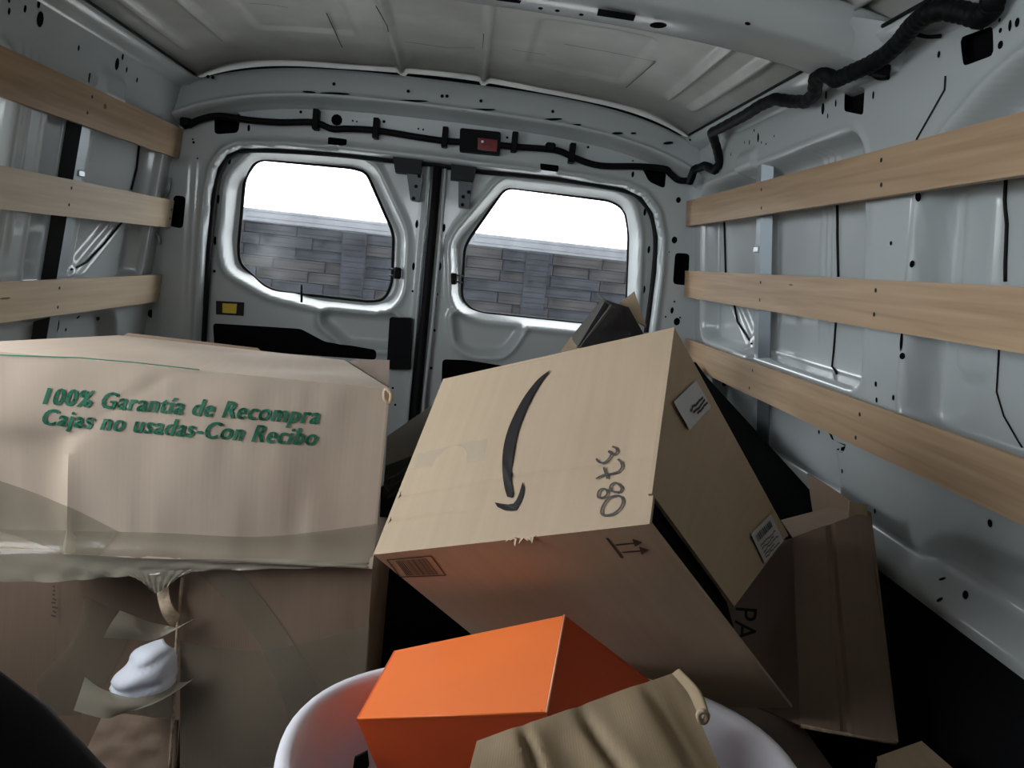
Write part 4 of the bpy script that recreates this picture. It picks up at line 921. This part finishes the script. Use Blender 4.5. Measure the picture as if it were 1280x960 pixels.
tag(liner(), 'black ribbed plastic liner leaning along the right wall below the slats', 'liner')

# ---------- white tub
tubc = Vector((.154, .858)); ta, tb = .316, .22; tz = -.575
tu = thing('white_tub', (tubc.x, tubc.y, -1.05), 'oval white plastic tub holding the orange box', 'tub')
prof = [(.80, -1.045), (.84, -1.04), (.885, -.85), (.925, -.66), (.93, -.615), (.985, -.605), (1.0, -.600), (1.005, -.590), (1.0, -.578), (.985, -.572), (.955, -.573), (.935, -.580), (.92, -.60), (.905, -.66), (.86, -.85), (.82, -1.03), (.0, -1.03)]
V, F = [], []; K = 72
for s, z in prof:
    for j in range(K):
        th = 2 * math.pi * j / K; c_, s_ = math.cos(th), math.sin(th); ex = .88
        V.append((tubc.x + ta * s * math.copysign(abs(c_) ** ex, c_), tubc.y + tb * s * math.copysign(abs(s_) ** ex, s_), z))
for i in range(len(prof) - 1):
    for j in range(K): F.append((i * K + j, i * K + (j + 1) % K, (i + 1) * K + (j + 1) % K, (i + 1) * K + j))
fix_normals(mesh('tub_body', V, F, M['white'], tu))
# slot handle on the left inside
hp = [at(u, v, .80) for u, v in [(443, 948), (459, 940), (461, 958), (452, 972), (440, 968)]]
flat_poly('handle_slot', hp, M['hole'], tu, None, 0, .004)

# ---------- orange shoe box
O = {'P1': at(495, 813, 1.007), 'P2': at(706, 769, .913), 'P3': at(683, 891, .793), 'P4': at(448, 898, .888)}
dn = Vector((.060, .02, -.110))
O['Q4'] = at(480, 975, .900); O['Q3'] = at(735, 1010, .86); O['Q2'] = at(842, 873, .960); O['Q1'] = O['P1'] + Vector((.05, .03, -.09))
ob = thing('orange_box', (O['Q4'] + O['Q2']) / 2, 'bright orange lidded box standing in the white tub', 'box')
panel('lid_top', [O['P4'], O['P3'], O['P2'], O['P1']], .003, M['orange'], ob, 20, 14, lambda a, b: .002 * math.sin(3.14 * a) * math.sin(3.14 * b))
panel('front_panel', [O['Q4'], O['Q3'], O['P3'], O['P4']], .003, M['orange_shade'], ob, 6, 4)
panel('right_panel', [O['Q3'], O['Q2'], O['P2'], O['P3']], .003, M['orange_shade'], ob, 10, 8, wob(61, .002))
panel('left_panel', [O['Q1'], O['Q4'], O['P4'], O['P1']], .003, M['orange_shade'], ob, 3, 3)
panel('back_panel', [O['Q2'], O['Q1'], O['P1'], O['P2']], .003, M['orange_shade'], ob, 3, 3, flip=True)
nT = (O['P3'] - O['P4']).cross(O['P1'] - O['P4']).normalized(); nT = nT if nT.dot(-O['P4']) > 0 else -nT
tube('tuck_flap_edge', [onp(699, 776, O['P3'], nT), onp(690, 835, O['P3'], nT), onp(677, 889, O['P3'], nT)], .0012, M['orange_shade'], ob, n=5)
mf = Multi(); c0 = onp(689.5, 843, O['P3'], nT); hp = []
for i in range(14): t = 6.283 * i / 14; hp.append(onp(689.5 + 4.2 * math.cos(t) + 1.5 * math.sin(t), 843 - 10 * math.sin(t), O['P3'], nT))
mf.poly(hp, .003); mf.build('finger_hole', M['hole'], ob)
tube('lid_edge', [O['P3'], O['P2']], .0016, mat('pale_orange_edge', (.85, .42, .25), .5), ob, n=5)
tube('lid_edge', [O['P4'], O['P3']], .0013, M['orange'], ob, n=5)

# ---------- creased kraft carton in the foreground
f1, f2 = at(596, 926, .70), at(850, 838, .80)
g2 = at(882, 886, .745); g3 = at(912, 965, .67); g1 = at(575, 1010, .60)
fc = thing('creased_carton', (f1 + g3) / 2 + Vector((0, 0, -.15)), 'creased kraft carton with a crushed corner in front of the orange box', 'box')
def fd(a, b): return min(1, .12 + 3 * (1 - b)) * fd0(a, b)
def fd0(a, b): return -.011 * math.exp(-((a - .20 - .10 * (1 - b)) / .025) ** 2) - .013 * math.exp(-((a - .47 - .16 * (1 - b)) / .03) ** 2) - .005 * math.exp(-((a - .80 - .1 * (1 - b)) / .03) ** 2) + .004 * math.sin(11 * a) + .002 * math.sin(23 * a + 4 * b)
f4 = at(915, 985, .665)
panel('top_panel', [g1, f4, f2, f1], .005, M['kraft_f'], fc, 50, 30, fd)
hexa('body', [g1 + Vector((.01, .01, -.2)), f4 + Vector((0, .01, -.2)), f2 + Vector((.02, -.01, -.2)), f1 + Vector((.02, -.01, -.2)), g1 + Vector((.0, 0, -.04)), f4 + Vector((0, 0, -.04)), f2 + Vector((0, -.02, -.04)), f1 + Vector((0, -.02, -.04))], M['kraft_f'], fc)
sheet('rolled_corner', [[at(840, 842, .795), at(860, 866, .765), at(872, 893, .735)], [at(849, 836, .790), at(872, 860, .76), at(884, 888, .73)], [at(853, 842, .80), at(878, 868, .765), at(886, 892, .735)]], M['kraft_f'], fc)
tube('corner_curl', catmull([at(873, 893, .728), at(878, 889, .727), at(884, 893, .727), at(881, 902, .728), at(875, 901, .728)], 4, True), .003, M['edge'], fc, n=6, closed=True)

# ---------- boxes deeper in the load
bb = thing('black_printed_carton', at(760, 440, 1.75), 'black glossy printed carton sticking up behind the arrow carton', 'box')
bq = [at(713, 424, 1.70), at(757, 372, 1.72), at(769, 378, 1.80), at(812, 411, 1.80), at(780, 440, 1.70), at(722, 432, 1.68)]
panel('front_panel', [at(722, 434, 1.66), at(815, 436, 1.74), at(786, 384, 1.78), at(757, 375, 1.72)], .006, M['purple'], bb, 8, 6, wob(71, .004))
panel('side_panel', [at(713, 422, 1.70), at(724, 434, 1.66), at(765, 381, 1.72), at(754, 372, 1.76)], .006, M['grey'], bb, 4, 4)
hexa('body', [Vector((p.x, p.y, -1.045)) for p in (at(722, 520, 1.66), at(815, 520, 1.74), at(830, 520, 1.95), at(740, 520, 1.95))] + [ at(724, 436, 1.668), at(814, 430, 1.75), at(812, 415, 1.93), at(750, 420, 1.93)], M['black'], bb)
panel('kraft_flap', [at(768, 385, 1.76), at(808, 408, 1.79), at(793, 364, 1.80), at(778, 376, 1.80)], .004, M['kraft'], bb, 4, 4)
tube('flap_edge', [at(746, 366, 1.73), at(757, 377, 1.72), at(768, 385, 1.73)], .002, M['grey'], bb, n=5)
panel('kraft_flap', [at(700, 440, 1.66), at(735, 442, 1.66), at(722, 424, 1.69), at(714, 421, 1.70)], .004, M['kraft'], bb, 3, 3)
gb = thing('grey_flapped_carton', Vector((.0, 1.75, -1.045)), 'dull grey-brown open carton, body blacked as gap shade, standing in the gap between the lettered and arrow cartons', 'box')
panel('flap', [at(480, 600, 1.50), at(560, 560, 1.55), at(545, 503, 1.62), at(484, 545, 1.58)], .004, M['grey'], gb, 6, 6, wob(81, .004))
panel('flap', [at(478, 620, 1.46), at(560, 570, 1.50), at(520, 568, 1.54), at(482, 582, 1.52)], .004, M['steeld'], gb, 4, 4)
def fl(p, z=-1.045): return Vector((p.x, p.y, z))
hexa('body', [fl(at(476, 760, 1.62)), fl(at(600, 760, 1.62)), fl(at(600, 760, 1.9)), fl(at(500, 760, 1.9)), at(476, 608, 1.62), at(600, 580, 1.62), at(600, 560, 1.9), at(500, 560, 1.9)], M['black'], gb)  # body made black to put shade into the gap
for i, (a, b) in enumerate((((484, 612), (525, 580)), ((484, 604), (528, 572)), ((484, 622), (512, 604)))):
    tube('shiny_rod', [at(*a, 1.44), at(*b, 1.50)], .004, M['steeld'], gb, n=6)
# hidden load that carries the upper cartons
def plain(nm, label, lo, hi, m):
    t = thing(nm, ((lo[0] + hi[0]) / 2, (lo[1] + hi[1]) / 2, lo[2]), label, 'box'); boxm('body', lo, hi, m, t, .003)
    boxm('tape', ((lo[0] + hi[0]) / 2 - .025, lo[1] - .0012, lo[2]), ((lo[0] + hi[0]) / 2 + .025, hi[1], hi[2] + .0012), M['tapeflap'], t, 0); return t
plain('support_carton', 'dark carton on the floor under the arrow carton', (.0, 1.28, -1.048), (.34, 1.56, -.80), M['kraft_d'])
plain('support_carton', 'dark carton on the floor beneath the leaning carton', (.42, 1.16, -1.048), (.72, 1.5, -.80), M['kraft_d'])

lc = thing('low_carton', at(1150, 1000, .95), 'brown carton corner on the dark floor at the lower right', 'box')
tp_ = [at(1106, 1010, .86), at(1200, 968, .92), at(1152, 926, 1.02), at(1096, 946, 1.0)]
hexa('body', [Vector((p.x, p.y, -1.048)) for p in tp_] + [p - Vector((0, 0, .006)) for p in tp_], M['kraft_d'], lc)
panel('top_flap', tp_, .005, M['kraft_f'], lc, 6, 6, wob(91, .004))

# ---------- added dark form close to the camera for the black blur, lower left
sc = thing('near_dark_form', (-.46, .42, -1.05), 'added black rounded form close to the camera at the lower left edge of the view', 'form')
hx = []
bm = bmesh.new(); bmesh.ops.create_cube(bm, size=1); bmesh.ops.subdivide_edges(bm, edges=bm.edges[:], cuts=5, use_grid_fill=True)
for v in bm.verts:
    p = v.co.copy(); q = p.normalized() * .5; p = p.lerp(q, .8); v.co = Vector((p.x * .44, p.y * .12, p.z * .96))
rm = Matrix.Rotation(math.radians(0), 3, 'Y'); bm.verts.index_update()
cpos = Vector((-.320, .38, -.66))
mesh('rounded_form', [cpos + v.co for v in bm.verts], [[v.index for v in f.verts] for f in bm.faces], M['fabric'], sc); bm.free()
